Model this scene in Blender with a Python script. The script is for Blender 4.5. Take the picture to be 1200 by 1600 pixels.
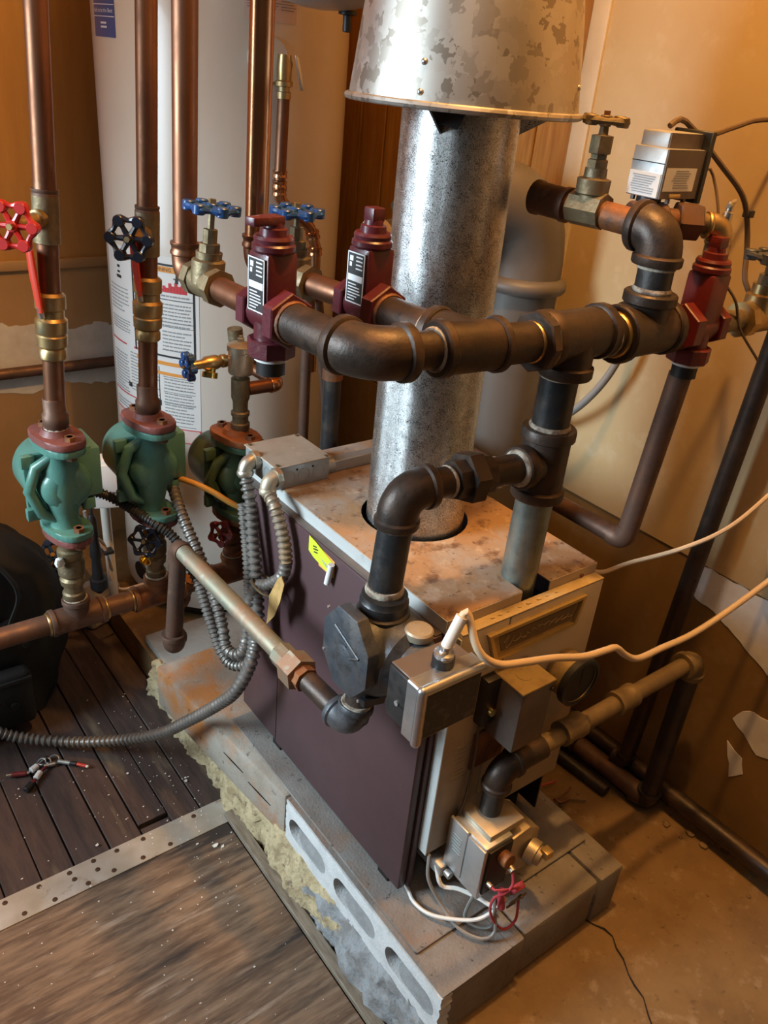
import bpy, bmesh, math, random
from mathutils import Vector as V, Matrix
random.seed(7)
for o in list(bpy.data.objects): bpy.data.objects.remove(o, do_unlink=True)
SC = bpy.context.scene
COL = SC.collection

# ---------------------------------------------------------------- camera
cd = bpy.data.cameras.new('camera'); cam = bpy.data.objects.new('camera', cd); COL.objects.link(cam)
cd.sensor_fit = 'VERTICAL'; cd.sensor_height = 36; cd.lens = 28.99
cd.clip_start = 0.02
rx = V((0.7976185, -0.59651902, 0.08927369)); dn = V((-0.2230739, -0.42925747, -0.87520058)); fw = V((0.56039519, 0.67816154, -0.47545152))
cam.matrix_world = Matrix(((rx.x, -dn.x, -fw.x, -0.52102), (rx.y, -dn.y, -fw.y, -0.41174), (rx.z, -dn.z, -fw.z, 1.16190), (0, 0, 0, 1)))
SC.camera = cam

# ---------------------------------------------------------------- light
w = bpy.data.worlds.new('world'); SC.world = w; w.use_nodes = True
w.node_tree.nodes['Background'].inputs[0].default_value = (0.95, 0.78, 0.60, 1)
w.node_tree.nodes['Background'].inputs[1].default_value = 0.035
def lamp(name, kind, loc, col, power, **k):
    l = bpy.data.lights.new(name, kind); l.color = col; l.energy = power
    for a, b in k.items():
        if a != 'to': setattr(l, a, b)
    o = bpy.data.objects.new(name, l); COL.objects.link(o); o.location = loc
    if 'to' in k: o.rotation_euler = (V(k['to']) - V(loc)).to_track_quat('-Z', 'Y').to_euler()
    return o
lamp('bulb_light', 'POINT', (0.145, 0.13, 2.10), (1.0, 0.52, 0.16), 60, shadow_soft_size=0.03)
lamp('doorway_daylight', 'AREA', (-1.45, 0.85, 1.15), (0.72, 0.89, 1.0), 10, shape='RECTANGLE', size=0.5, size_y=0.9, spread=1.25, to=(0.1, 0.40, 0.50))
lamp('ceiling_light', 'AREA', (-0.80, -0.55, 1.95), (0.88, 0.95, 1.0), 1.1, shape='RECTANGLE', size=0.25, size_y=0.25, to=(0.2, 0.3, 0.3))
vs = SC.view_settings
vs.view_transform = 'Standard'; vs.look = 'None'; vs.gamma = 1.0; vs.use_curve_mapping = False
vs.exposure = 0.0

# ---------------------------------------------------------------- materials
MATS = {}
def mat(name, col, rough=0.5, metal=0.0, var=None, bump=None, stretch=(1, 1, 1), rvar=0.0, coat=0.0, spec=0.5, alpha=1.0, mask=None):
    """var = [(colour, noise scale, lo, hi), ...] layered over col; bump = (scale, strength)"""
    m = bpy.data.materials.new(name); m.use_nodes = True; nt = m.node_tree; N = nt.nodes; L = nt.links
    b = N['Principled BSDF']
    b.inputs['Base Color'].default_value = (*col, 1); b.inputs['Roughness'].default_value = rough; b.inputs['Metallic'].default_value = metal
    b.inputs['Coat Weight'].default_value = coat; b.inputs['Specular IOR Level'].default_value = spec
    tc = N.new('ShaderNodeTexCoord'); mp = N.new('ShaderNodeMapping'); mp.inputs['Scale'].default_value = stretch
    L.new(tc.outputs['Object'], mp.inputs['Vector'])
    prev = None
    for i, (c, sc, lo, hi) in enumerate(var or []):
        n = N.new('ShaderNodeTexNoise'); n.inputs['Scale'].default_value = sc; n.inputs['Detail'].default_value = 6; n.inputs['Roughness'].default_value = 0.62
        off = N.new('ShaderNodeVectorMath'); off.operation = 'ADD'; off.inputs[1].default_value = (3.1 * i, 1.7 * i, 5.3 * i)
        L.new(mp.outputs[0], off.inputs[0]); L.new(off.outputs[0], n.inputs['Vector'])
        r = N.new('ShaderNodeMapRange'); r.inputs[1].default_value = lo; r.inputs[2].default_value = hi; L.new(n.outputs['Fac'], r.inputs[0])
        mx = N.new('ShaderNodeMix'); mx.data_type = 'RGBA'; L.new(r.outputs[0], mx.inputs['Factor'])
        if prev: L.new(prev, mx.inputs[6])
        else: mx.inputs[6].default_value = (*col, 1)
        mx.inputs[7].default_value = (*c, 1); prev = mx.outputs[2]
        if i == 0 and rvar:
            r2 = N.new('ShaderNodeMapRange'); r2.inputs[1].default_value = lo; r2.inputs[2].default_value = hi; r2.inputs[3].default_value = rough; r2.inputs[4].default_value = rough + rvar
            L.new(n.outputs['Fac'], r2.inputs[0]); L.new(r2.outputs[0], b.inputs['Roughness'])
    if prev: L.new(prev, b.inputs['Base Color'])
    if bump:
        n = N.new('ShaderNodeTexNoise'); n.inputs['Scale'].default_value = bump[0]; n.inputs['Detail'].default_value = 5
        L.new(mp.outputs[0], n.inputs['Vector'])
        bp = N.new('ShaderNodeBump'); bp.inputs['Strength'].default_value = bump[1]; bp.inputs['Distance'].default_value = 0.002
        L.new(n.outputs['Fac'], bp.inputs['Height']); L.new(bp.outputs[0], b.inputs['Normal'])
    MATS[name] = m
    return m
def galv(name, scale, cols, rough, bumpS=0.0, rr=(0.25, 0.5)):
    m = bpy.data.materials.new(name); m.use_nodes = True; nt = m.node_tree; N = nt.nodes; L = nt.links; b = N['Principled BSDF']
    b.inputs['Metallic'].default_value = 1.0
    tc = N.new('ShaderNodeTexCoord'); n0 = N.new('ShaderNodeTexNoise'); n0.inputs['Scale'].default_value = scale * 1.5
    ad = N.new('ShaderNodeMix'); ad.data_type = 'VECTOR'; ad.inputs[0].default_value = 0.03
    L.new(tc.outputs['Object'], n0.inputs['Vector']); L.new(tc.outputs['Object'], ad.inputs[4]); L.new(n0.outputs['Color'], ad.inputs[5])
    v = N.new('ShaderNodeTexVoronoi'); v.inputs['Scale'].default_value = scale; L.new(ad.outputs[1], v.inputs['Vector'])
    bw = N.new('ShaderNodeRGBToBW'); L.new(v.outputs['Color'], bw.inputs[0])
    cr = N.new('ShaderNodeValToRGB'); els = cr.color_ramp.elements
    els[0].position = 0.22; els[0].color = (*cols[0], 1); els[1].position = 0.85; els[1].color = (*cols[-1], 1)
    e = els.new(0.42); e.color = (*cols[1], 1)
    L.new(bw.outputs[0], cr.inputs[0]); L.new(cr.outputs[0], b.inputs['Base Color'])
    r = N.new('ShaderNodeMapRange'); r.inputs[3].default_value = rr[0]; r.inputs[4].default_value = rr[1]; L.new(bw.outputs[0], r.inputs[0]); L.new(r.outputs[0], b.inputs['Roughness'])
    if bumpS:
        bp = N.new('ShaderNodeBump'); bp.inputs['Strength'].default_value = bumpS; bp.inputs['Distance'].default_value = 0.002
        L.new(bw.outputs[0], bp.inputs['Height']); L.new(bp.outputs[0], b.inputs['Normal'])
    MATS[name] = m

mat('concrete', (0.235, 0.140, 0.058), 0.55, var=[((0.16, 0.095, 0.038), 9, 0.4, 0.7), ((0.34, 0.24, 0.14), 34, 0.57, 0.75), ((0.12, 0.072, 0.033), 60, 0.62, 0.72)], bump=(60, 0.35), rvar=0.15)
mat('block', (0.27, 0.25, 0.23), 0.85, var=[((0.20, 0.165, 0.14), 14, 0.4, 0.7), ((0.30, 0.16, 0.09), 6, 0.56, 0.73), ((0.08, 0.07, 0.065), 70, 0.62, 0.70)], bump=(240, 0.5))
mat('block_face', (0.72, 0.73, 0.72), 0.9, var=[((0.55, 0.56, 0.56), 40, 0.45, 0.75)], bump=(300, 0.5))
mat('block_fill', (0.36, 0.37, 0.37), 0.9, var=[((0.28, 0.28, 0.28), 60, 0.4, 0.7)], bump=(300, 0.4))
mat('rust_block', (0.42, 0.37, 0.31), 0.85, var=[((0.30, 0.24, 0.18), 12, 0.4, 0.7), ((0.50, 0.20, 0.06), 7, 0.50, 0.64), ((0.14, 0.10, 0.08), 50, 0.62, 0.72)], bump=(200, 0.5))
mat('rough_mortar', (0.58, 0.47, 0.28), 0.95, var=[((0.40, 0.30, 0.17), 40, 0.45, 0.62), ((0.22, 0.16, 0.10), 70, 0.55, 0.68)], bump=(160, 1.0))
mat('rough_grey', (0.36, 0.37, 0.38), 0.95, var=[((0.24, 0.23, 0.22), 40, 0.45, 0.62), ((0.40, 0.30, 0.18), 12, 0.6, 0.7)], bump=(160, 1.0))
mat('plank', (0.085, 0.056, 0.049), 0.5, var=[((0.045, 0.029, 0.026), 16, 0.35, 0.65), ((0.16, 0.12, 0.08), 7, 0.60, 0.74)], stretch=(4, 0.6, 4), bump=(90, 0.25), rvar=0.2)
mat('plywood', (0.27, 0.18, 0.115), 0.62, var=[((0.13, 0.080, 0.050), 26, 0.38, 0.62), ((0.42, 0.33, 0.25), 17, 0.56, 0.72), ((0.040, 0.030, 0.026), 4.5, 0.52, 0.62)], stretch=(0.42, 3.0, 1), bump=(70, 0.6), rvar=0.15)
mat('strip_metal', (0.50, 0.46, 0.38), 0.42, 0.45, var=[((0.60, 0.58, 0.54), 18, 0.4, 0.7), ((0.28, 0.19, 0.11), 24, 0.60, 0.74)], rvar=0.2)
mat('batten', (0.30, 0.25, 0.19), 0.8, var=[((0.18, 0.14, 0.10), 40, 0.4, 0.65)], stretch=(4, 0.6, 4), bump=(150, 0.4))
mat('nail', (0.10, 0.055, 0.035), 0.6, 0.6)
mat('wall_upper', (0.52, 0.385, 0.21), 0.42, var=[((0.46, 0.32, 0.155), 3, 0.35, 0.65), ((0.58, 0.46, 0.30), 14, 0.55, 0.8)], bump=(26, 0.14), rvar=0.1)
mat('wall_lower', (0.25, 0.145, 0.048), 0.5, var=[((0.20, 0.11, 0.034), 5, 0.35, 0.65), ((0.29, 0.19, 0.085), 17, 0.55, 0.8)], bump=(26, 0.14), rvar=0.1)
mat('wall_back', (0.50, 0.28, 0.085), 0.5, var=[((0.44, 0.23, 0.065), 6, 0.35, 0.65)], stretch=(6, 1, 0.7), bump=(40, 0.1))
mat('wall_back_low', (0.46, 0.29, 0.14), 0.55, var=[((0.40, 0.25, 0.115), 8, 0.35, 0.65)], bump=(40, 0.12))
mat('bare_plaster', (0.74, 0.73, 0.72), 0.8, var=[((0.62, 0.60, 0.57), 22, 0.4, 0.7)], bump=(70, 0.2))
mat('panel_wood', (0.36, 0.17, 0.035), 0.4, var=[((0.25, 0.105, 0.02), 20, 0.35, 0.65), ((0.44, 0.24, 0.07), 9, 0.55, 0.75)], stretch=(5, 5, 0.35), bump=(60, 0.15))
mat('pale_tan', (0.58, 0.48, 0.34), 0.5, var=[((0.50, 0.40, 0.27), 12, 0.4, 0.7)])  # pale tone of the painted light band, and of one drain collar
mat('iron', (0.048, 0.034, 0.027), 0.40, 0.45, var=[((0.080, 0.047, 0.031), 24, 0.42, 0.66), ((0.032, 0.026, 0.023), 70, 0.55, 0.7)], bump=(260, 0.16), rvar=0.16)
mat('iron_black', (0.040, 0.040, 0.042), 0.38, 0.5, var=[((0.08, 0.065, 0.055), 30, 0.45, 0.7)], bump=(200, 0.15), rvar=0.18)
mat('cast_grey', (0.085, 0.095, 0.11), 0.42, 0.45, var=[((0.13, 0.12, 0.115), 26, 0.42, 0.68), ((0.06, 0.058, 0.058), 60, 0.5, 0.7)], bump=(300, 0.22), rvar=0.15)
mat('rusty', (0.20, 0.085, 0.04), 0.6, 0.45, var=[((0.33, 0.12, 0.035), 20, 0.45, 0.65), ((0.12, 0.07, 0.05), 60, 0.5, 0.7)], bump=(200, 0.3))
mat('galvgreen', (0.30, 0.34, 0.31), 0.38, 0.85, var=[((0.22, 0.25, 0.23), 50, 0.4, 0.65), ((0.36, 0.33, 0.27), 12, 0.55, 0.75)], bump=(200, 0.1))
mat('seal', (0.50, 0.43, 0.34), 0.7, var=[((0.20, 0.14, 0.10), 70, 0.45, 0.62)], bump=(300, 0.4))
mat('copper', (0.30, 0.135, 0.075), 0.36, 0.9, var=[((0.17, 0.080, 0.048), 16, 0.40, 0.66), ((0.38, 0.22, 0.14), 40, 0.60, 0.74)], stretch=(1, 1, 0.5), rvar=0.2)
mat('copper_new', (0.62, 0.30, 0.15), 0.27, 1.0, var=[((0.45, 0.20, 0.10), 12, 0.45, 0.7)])
mat('ceiling_paint', (0.62, 0.56, 0.48), 0.8)
mat('copper_dull', (0.17, 0.090, 0.060), 0.48, 0.5, var=[((0.105, 0.063, 0.046), 18, 0.40, 0.64), ((0.24, 0.14, 0.095), 42, 0.60, 0.76)], rvar=0.2)
mat('patina', (0.27, 0.27, 0.20), 0.5, 0.6, var=[((0.32, 0.19, 0.12), 9, 0.42, 0.62), ((0.36, 0.37, 0.31), 60, 0.55, 0.72)], rvar=0.15)
mat('brass', (0.52, 0.36, 0.16), 0.34, 0.95, var=[((0.34, 0.23, 0.11), 26, 0.42, 0.68), ((0.42, 0.36, 0.24), 60, 0.55, 0.7)], rvar=0.2)
mat('brass_bright', (0.85, 0.60, 0.18), 0.22, 1.0)
mat('brass_old', (0.26, 0.20, 0.115), 0.5, 0.75, var=[((0.15, 0.11, 0.066), 28, 0.42, 0.66), ((0.42, 0.38, 0.30), 44, 0.60, 0.74)], bump=(160, 0.35), rvar=0.2)
mat('nickel', (0.58, 0.52, 0.42), 0.36, 0.9, var=[((0.44, 0.37, 0.27), 40, 0.45, 0.7)], rvar=0.15)
mat('maroon_panel', (0.082, 0.042, 0.046), 0.42, var=[((0.070, 0.036, 0.038), 5, 0.4, 0.65), ((0.12, 0.085, 0.085), 110, 0.70, 0.76)], rvar=0.12)
mat('maroon', (0.100, 0.016, 0.024), 0.36, var=[((0.075, 0.013, 0.018), 20, 0.42, 0.66), ((0.15, 0.045, 0.045), 60, 0.64, 0.76)], bump=(180, 0.18), coat=0.15)
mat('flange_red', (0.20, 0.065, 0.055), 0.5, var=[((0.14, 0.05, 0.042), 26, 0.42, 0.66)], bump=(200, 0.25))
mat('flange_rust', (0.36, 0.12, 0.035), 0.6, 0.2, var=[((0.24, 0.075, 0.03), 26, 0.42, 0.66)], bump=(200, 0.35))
mat('valve_red', (0.135, 0.011, 0.008), 0.42, var=[((0.095, 0.010, 0.008), 16, 0.42, 0.66)], bump=(160, 0.2), coat=0.1)
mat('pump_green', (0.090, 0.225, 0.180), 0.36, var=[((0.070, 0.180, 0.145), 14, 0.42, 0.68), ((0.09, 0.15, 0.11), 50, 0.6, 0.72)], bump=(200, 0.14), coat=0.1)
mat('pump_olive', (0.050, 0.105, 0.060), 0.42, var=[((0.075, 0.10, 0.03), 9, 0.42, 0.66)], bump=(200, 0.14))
mat('tank_white', (0.66, 0.61, 0.54), 0.24, var=[((0.63, 0.575, 0.50), 3, 0.4, 0.65)], coat=0.2)
mat('label_white', (0.80, 0.79, 0.77), 0.42)
mat('label_pink', (0.72, 0.56, 0.50), 0.5)
mat('print_black', (0.03, 0.03, 0.032), 0.5)
mat('print_grey', (0.30, 0.30, 0.31), 0.55)
mat('print_red', (0.62, 0.05, 0.06), 0.5)
mat('print_orange', (0.80, 0.33, 0.06), 0.5)
mat('label_blue', (0.045, 0.10, 0.30), 0.35)
mat('print_white', (0.85, 0.86, 0.88), 0.5)
mat('blue_paint', (0.014, 0.062, 0.20), 0.32, var=[((0.010, 0.035, 0.11), 30, 0.45, 0.65)], coat=0.2)
mat('navy_paint', (0.008, 0.010, 0.020), 0.3, coat=0.25)
mat('red_paint', (0.40, 0.014, 0.012), 0.35, coat=0.15)
mat('red_grip', (0.52, 0.040, 0.018), 0.42)
mat('darkred_paint', (0.16, 0.02, 0.022), 0.4)
mat('black_plastic', (0.016, 0.016, 0.017), 0.45)
mat('black_sheet', (0.018, 0.015, 0.014), 0.5, 0.2)
mat('white_plastic', (0.72, 0.71, 0.70), 0.4)
mat('jacket_white', (0.46, 0.37, 0.265), 0.45, var=[((0.37, 0.28, 0.18), 7, 0.4, 0.68), ((0.24, 0.17, 0.10), 60, 0.66, 0.76)], rvar=0.1)
mat('lid_edge', (0.66, 0.68, 0.66), 0.35, 0.3, var=[((0.52, 0.52, 0.49), 30, 0.5, 0.75)])
mat('dust', (0.38, 0.34, 0.30), 0.7, 0.05, var=[((0.40, 0.235, 0.12), 5, 0.36, 0.50), ((0.56, 0.43, 0.31), 30, 0.55, 0.72), ((0.19, 0.10, 0.055), 26, 0.56, 0.66), ((0.16, 0.09, 0.05), 80, 0.60, 0.68)], bump=(110, 0.4))
mat('dust_ledge', (0.50, 0.36, 0.16), 0.8, var=[((0.60, 0.45, 0.24), 50, 0.45, 0.7)], bump=(150, 0.4))
mat('gold_plate', (0.42, 0.30, 0.13), 0.42, 0.6, var=[((0.30, 0.20, 0.09), 40, 0.45, 0.65)])
mat('gold_frame', (0.62, 0.44, 0.17), 0.35, 0.7)
mat('dark_scroll', (0.16, 0.095, 0.04), 0.5)
mat('control_brown', (0.16, 0.125, 0.105), 0.5, 0.3, var=[((0.13, 0.10, 0.085), 20, 0.45, 0.65)])
mat('silver', (0.62, 0.63, 0.64), 0.3, 0.9, var=[((0.48, 0.48, 0.48), 40, 0.5, 0.72)], rvar=0.15)
mat('alu', (0.56, 0.57, 0.57), 0.42, 0.75, var=[((0.46, 0.45, 0.43), 24, 0.45, 0.7)], bump=(180, 0.1), rvar=0.12)
mat('alu_warm', (0.52, 0.44, 0.32), 0.45, 0.6, var=[((0.42, 0.33, 0.22), 24, 0.45, 0.7)], rvar=0.12)
mat('speckle_dark', (0.055, 0.053, 0.05), 0.5, 0.3, var=[((0.13, 0.125, 0.115), 60, 0.52, 0.68)], bump=(300, 0.4))
mat('box_steel', (0.40, 0.42, 0.41), 0.45, 0.6, var=[((0.34, 0.33, 0.30), 20, 0.45, 0.7)], rvar=0.15)
mat('box_top', (0.46, 0.40, 0.32), 0.6, 0.35, var=[((0.36, 0.29, 0.21), 10, 0.42, 0.68), ((0.58, 0.54, 0.47), 50, 0.6, 0.75)])
mat('flex_grey', (0.23, 0.21, 0.19), 0.45, 0.5, var=[((0.15, 0.135, 0.12), 30, 0.45, 0.7)])
mat('flex_brown', (0.36, 0.24, 0.13), 0.5, 0.45, var=[((0.27, 0.25, 0.22), 14, 0.42, 0.6)])  # browner mix for the upper stretch of one conduit
mat('flex_dark', (0.055, 0.052, 0.05), 0.45, 0.5)
mat('orange_cord', (0.60, 0.30, 0.06), 0.5)
mat('cream_cord', (0.66, 0.50, 0.33), 0.5)
mat('white_cord', (0.78, 0.74, 0.68), 0.45)
mat('grey_cord', (0.27, 0.25, 0.23), 0.5)
mat('brown_cord', (0.12, 0.075, 0.045), 0.5)
mat('red_wire', (0.50, 0.06, 0.08), 0.45)
mat('pvc_grey', (0.125, 0.105, 0.09), 0.5, var=[((0.10, 0.085, 0.072), 8, 0.42, 0.68)])
mat('tan_pipe', (0.23, 0.16, 0.075), 0.5, 0.2, var=[((0.16, 0.105, 0.05), 18, 0.42, 0.66)], bump=(160, 0.2))
mat('yellow_tag', (0.62, 0.70, 0.04), 0.5)
mat('orange_tag', (0.85, 0.36, 0.10), 0.5)
mat('paper_tag', (0.50, 0.31, 0.11), 0.7, var=[((0.36, 0.20, 0.06), 40, 0.45, 0.65)])
mat('bag_black', (0.007, 0.007, 0.0075), 0.7, var=[((0.012, 0.011, 0.011), 20, 0.45, 0.7)], bump=(500, 0.25))
mat('web_black', (0.012, 0.012, 0.013), 0.6, bump=(700, 0.3))
mat('flake', (0.80, 0.78, 0.72), 0.6)
mat('expansion_grey', (0.42, 0.42, 0.43), 0.35, coat=0.2)
mat('dark_hole', (0.012, 0.010, 0.009), 0.9)
mat('stone', (0.40, 0.37, 0.33), 0.85, var=[((0.30, 0.26, 0.22), 14, 0.42, 0.68)], bump=(120, 0.4))
galv('flue_galv', 330, [(0.20, 0.19, 0.18), (0.46, 0.45, 0.44), (0.85, 0.85, 0.84)], 0.4, 0.30, (0.20, 0.40))
galv('hood_galv', 62, [(0.34, 0.30, 0.25), (0.52, 0.48, 0.43), (0.58, 0.55, 0.50)], 0.35, 0.0, (0.46, 0.52))

# ---------------------------------------------------------------- mesh builder
def frame(d, up=None):
    d = V(d).normalized(); u = V(up) if up is not None else (V((0, 0, 1)) if abs(d.z) < 0.9 else V((1, 0, 0)))
    a = u.cross(d).normalized(); b = d.cross(a); return a, b, d
class B:
    def __init__(s, M=None): s.bm = bmesh.new(); s.M = M or Matrix()
    def rings(s, rs, cap=True, loop=False):
        R = [[s.bm.verts.new(s.M @ V(p)) for p in r] for r in rs]
        n = len(R[0]); m = len(R)
        for i in range(m if loop else m - 1):
            a, b = R[i], R[(i + 1) % m]
            for j in range(n):
                k = (j + 1) % n
                try: s.bm.faces.new((a[j], a[k], b[k], b[j]))
                except ValueError: pass
        if cap and not loop:
            s.bm.faces.new(R[0][::-1]); s.bm.faces.new(R[-1])
        return s
    def lathe(s, p, d, prof, n=20, up=None, cap=True, rot=0.0):
        a, b, d = frame(d, up); p = V(p)
        return s.rings([[p + d * h + (a * math.cos(2 * math.pi * j / n + rot) + b * math.sin(2 * math.pi * j / n + rot)) * max(r, 1e-5) for j in range(n)] for h, r in prof], cap)
    def cyl(s, p0, p1, r0, r1=None, n=20, rot=0.0, bev=0.0):
        p0, p1 = V(p0), V(p1); L = (p1 - p0).length; r1 = r0 if r1 is None else r1
        pr = [(0, r0), (L, r1)] if not bev else [(0, r0 - bev), (bev, r0), (L - bev, r1), (L, r1 - bev)]
        return s.lathe(p0, p1 - p0, pr, n, rot=rot)
    def sweep(s, pts, r, n=12, loop=False, cap=True, flat=None):
        pts = [V(p) for p in pts]; m = len(pts); T = []
        for i in range(m):
            if loop: t = pts[(i + 1) % m] - pts[i - 1]
            else: t = pts[min(i + 1, m - 1)] - pts[max(i - 1, 0)]
            T.append(t.normalized())
        a, b, _ = frame(T[0]); rs = []
        for i in range(m):
            if i:
                ax = T[i - 1].cross(T[i])
                if ax.length > 1e-7: a = Matrix.Rotation(T[i - 1].angle(T[i]), 3, ax) @ a
                a = (a - T[i] * a.dot(T[i])).normalized()
            b = T[i].cross(a); ri = r[i] if isinstance(r, (list, tuple)) else r
            fa, fb = flat or (1, 1)
            rs.append([pts[i] + (a * math.cos(2 * math.pi * j / n) * fa + b * math.sin(2 * math.pi * j / n) * fb) * ri for j in range(n)])
        return s.rings(rs, cap, loop)
    def box(s, lo, hi, bev=0.0, R=None, seg=2):
        lo, hi = V(lo), V(hi); c = (lo + hi) / 2
        vs = []
        for x in (lo.x, hi.x):
            for y in (lo.y, hi.y):
                for z in (lo.z, hi.z):
                    p = V((x, y, z))
                    if R is not None: p = c + R @ (p - c)
                    vs.append(s.bm.verts.new(s.M @ p))
        fs = [s.bm.faces.new([vs[i] for i in q]) for q in ((0, 1, 3, 2), (4, 6, 7, 5), (0, 4, 5, 1), (2, 3, 7, 6), (0, 2, 6, 4), (1, 5, 7, 3))]
        if bev:
            es = set(e for f in fs for e in f.edges)
            bmesh.ops.bevel(s.bm, geom=list(es), offset=bev, segments=seg, affect='EDGES', profile=0.5)
        return s
    def prism(s, pts, off, bev=0.0):
        off = V(off); a = [s.bm.verts.new(s.M @ V(p)) for p in pts]; b = [s.bm.verts.new(s.M @ (V(p) + off)) for p in pts]
        n = len(a); fs = [s.bm.faces.new(a[::-1]), s.bm.faces.new(b)]
        for i in range(n): fs.append(s.bm.faces.new((a[i], a[(i + 1) % n], b[(i + 1) % n], b[i])))
        if bev: bmesh.ops.bevel(s.bm, geom=list(set(e for f in fs for e in f.edges)), offset=bev, segments=2, affect='EDGES', profile=0.5)
        return s
    def plate(s, loops, off):
        """flat polygon with holes (loops[0] outer), extruded by off"""
        es = []
        for lp in loops:
            vs = [s.bm.verts.new(s.M @ V(p)) for p in lp]
            es += [s.bm.edges.new((vs[i], vs[(i + 1) % len(vs)])) for i in range(len(vs))]
        g = bmesh.ops.triangle_fill(s.bm, use_beauty=True, use_dissolve=False, edges=es)
        fs = [f for f in g['geom'] if isinstance(f, bmesh.types.BMFace)]
        ex = bmesh.ops.extrude_face_region(s.bm, geom=fs)
        o = (s.M.to_3x3() @ V(off))
        bmesh.ops.translate(s.bm, verts=[v for v in ex['geom'] if isinstance(v, bmesh.types.BMVert)], vec=o)
        return s
    def ball(s, c, r, n=12, sc=(1, 1, 1)):
        c = V(c); rs = []
        for i in range(n // 2 + 1):
            t = math.pi * i / (n // 2); rr = max(math.sin(t), 1e-4)
            rs.append([c + V((math.cos(2 * math.pi * j / n) * rr * r * sc[0], math.sin(2 * math.pi * j / n) * rr * r * sc[1], -math.cos(t) * r * sc[2])) for j in range(n)])
        return s.rings(rs)

ORG = {}
def link(o): COL.objects.link(o); return o
def obj(name, b, m, parent=None, sharp=38, org=None):
    bm = b.bm
    bmesh.ops.remove_doubles(bm, verts=bm.verts, dist=1e-6)
    bmesh.ops.recalc_face_normals(bm, faces=bm.faces)
    L = ORG[parent.name] if parent else V(org) if org is not None else None
    if L is None:
        xs = [v.co for v in bm.verts]
        L = V(((min(p.x for p in xs) + max(p.x for p in xs)) / 2, (min(p.y for p in xs) + max(p.y for p in xs)) / 2, min(p.z for p in xs)))
    for v in bm.verts: v.co -= L
    th = math.radians(sharp)
    for f in bm.faces: f.smooth = True
    for e in bm.edges:
        if len(e.link_faces) != 2 or e.calc_face_angle(0) > th: e.smooth = False
    me = bpy.data.meshes.new(name); bm.to_mesh(me); bm.free()
    me.materials.append(MATS[m] if isinstance(m, str) else m)
    o = bpy.data.objects.new(name, me); link(o)
    if parent: o.parent = parent
    else: o.location = L
    ORG[o.name] = L
    return o
def thing(name, label, cat, loc, group=None):
    o = bpy.data.objects.new(name, None); link(o); o.location = loc; o.empty_display_size = 0.02
    ORG[o.name] = V(loc); return tag(o, label, cat, group)
def tag(o, label=None, cat=None, group=None, kind=None):
    if label: o['label'] = label
    if cat: o['category'] = cat
    if group: o['group'] = group
    if kind: o['kind'] = kind
    return o
def spline(pts, step=0.01, loop=False):
    P = [V(p) for p in pts]; out = []; n = len(P)
    for i in range(n if loop else n - 1):
        p1, p2 = P[i], P[(i + 1) % n]
        p0 = P[i - 1] if (i or loop) else p1 * 2 - p2
        p3 = P[(i + 2) % n] if (i + 2 < n or loop) else p2 * 2 - p1
        k = max(2, int((p2 - p1).length / step))
        for j in range(k):
            t = j / k; t2 = t * t; t3 = t2 * t
            out.append(0.5 * ((2 * p1) + (p2 - p0) * t + (2 * p0 - 5 * p1 + 4 * p2 - p3) * t2 + (3 * p1 - p0 - 3 * p2 + p3) * t3))
    if not loop: out.append(P[-1])
    return out
def corr(b, pts, r, pitch=0.0090, n=10, depth=0.16):
    """spiral-corrugated conduit"""
    c = spline(pts, pitch / 4); R = [r * (1 + (depth * 0.6, depth * 0.6, -depth, -depth)[i % 4]) for i in range(len(c))]
    return b.sweep(c, R, n)

# ---- pipe fittings (each returns a part object)
def pipe(par, p0, p1, r, m, name='pipe', n=20): return obj(name, B().cyl(p0, p1, r, n=n), m, par)
def ring(par, p, d, r, w=0.006, m='seal'):
    d = V(d).normalized(); p = V(p)
    return obj('joint_ring', B().lathe(p - d * w / 2, d, [(0, r * 0.96), (w * 0.3, r * 1.02), (w * 0.6, r * 1.025), (w, r * 0.96)], 20), m, par)
def elbow(par, c, d1, d2, a, r, m, band=0.011, bk=1.13, n=20, name='elbow'):
    c, d1, d2 = V(c), V(d1).normalized(), V(d2).normalized(); b = B()
    s0, s1 = c + d1 * a, c + d2 * a
    k = 10; pts = [s0]
    for i in range(k + 1):
        t = i / k; q0, q2 = c + d1 * a * 0.82, c + d2 * a * 0.82
        pts.append(q0 * (1 - t) ** 2 + c * 2 * t * (1 - t) + q2 * t * t)
    pts.append(s1); b.sweep(pts, r, n)
    if band:
        for p, d in ((s0, d1), (s1, d2)): b.lathe(p - d * band, d, [(0, r * 0.99), (0.0025, r * bk), (band - 0.001, r * bk), (band + 0.001, r * bk * 0.96), (band + 0.001, r * 0.7)], n)
    return obj(name, b, m, par)
def tee(par, c, ax, br, a, bl, r, m, rb=None, band=0.011, bk=1.13, name='tee'):
    c, ax, br = V(c), V(ax).normalized(), V(br).normalized(); rb = rb or r; b = B()
    b.cyl(c - ax * a, c + ax * a, r, n=22); b.cyl(c, c + br * bl, rb, n=22)
    for p, d, q in ((c + ax * a, ax, r), (c - ax * a, -ax, r), (c + br * bl, br, rb)):
        b.lathe(p - d * band, d, [(0, q * 0.99), (0.0025, q * bk), (band - 0.001, q * bk), (band + 0.001, q * bk * 0.96), (band + 0.001, q * 0.7)], 22)
    return obj(name, b, m, par)
def union(par, p, d, r, m, L=0.05, name='union'):
    p, d = V(p), V(d).normalized(); b = B()
    b.cyl(p - d * L / 2, p - d * L * 0.12, r * 1.18, n=8); b.cyl(p - d * L * 0.16, p + d * L * 0.2, r * 1.62, n=6, rot=0.3); b.cyl(p + d * L * 0.2, p + d * L / 2, r * 1.2, n=8)
    return obj(name, b, m, par)
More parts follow.
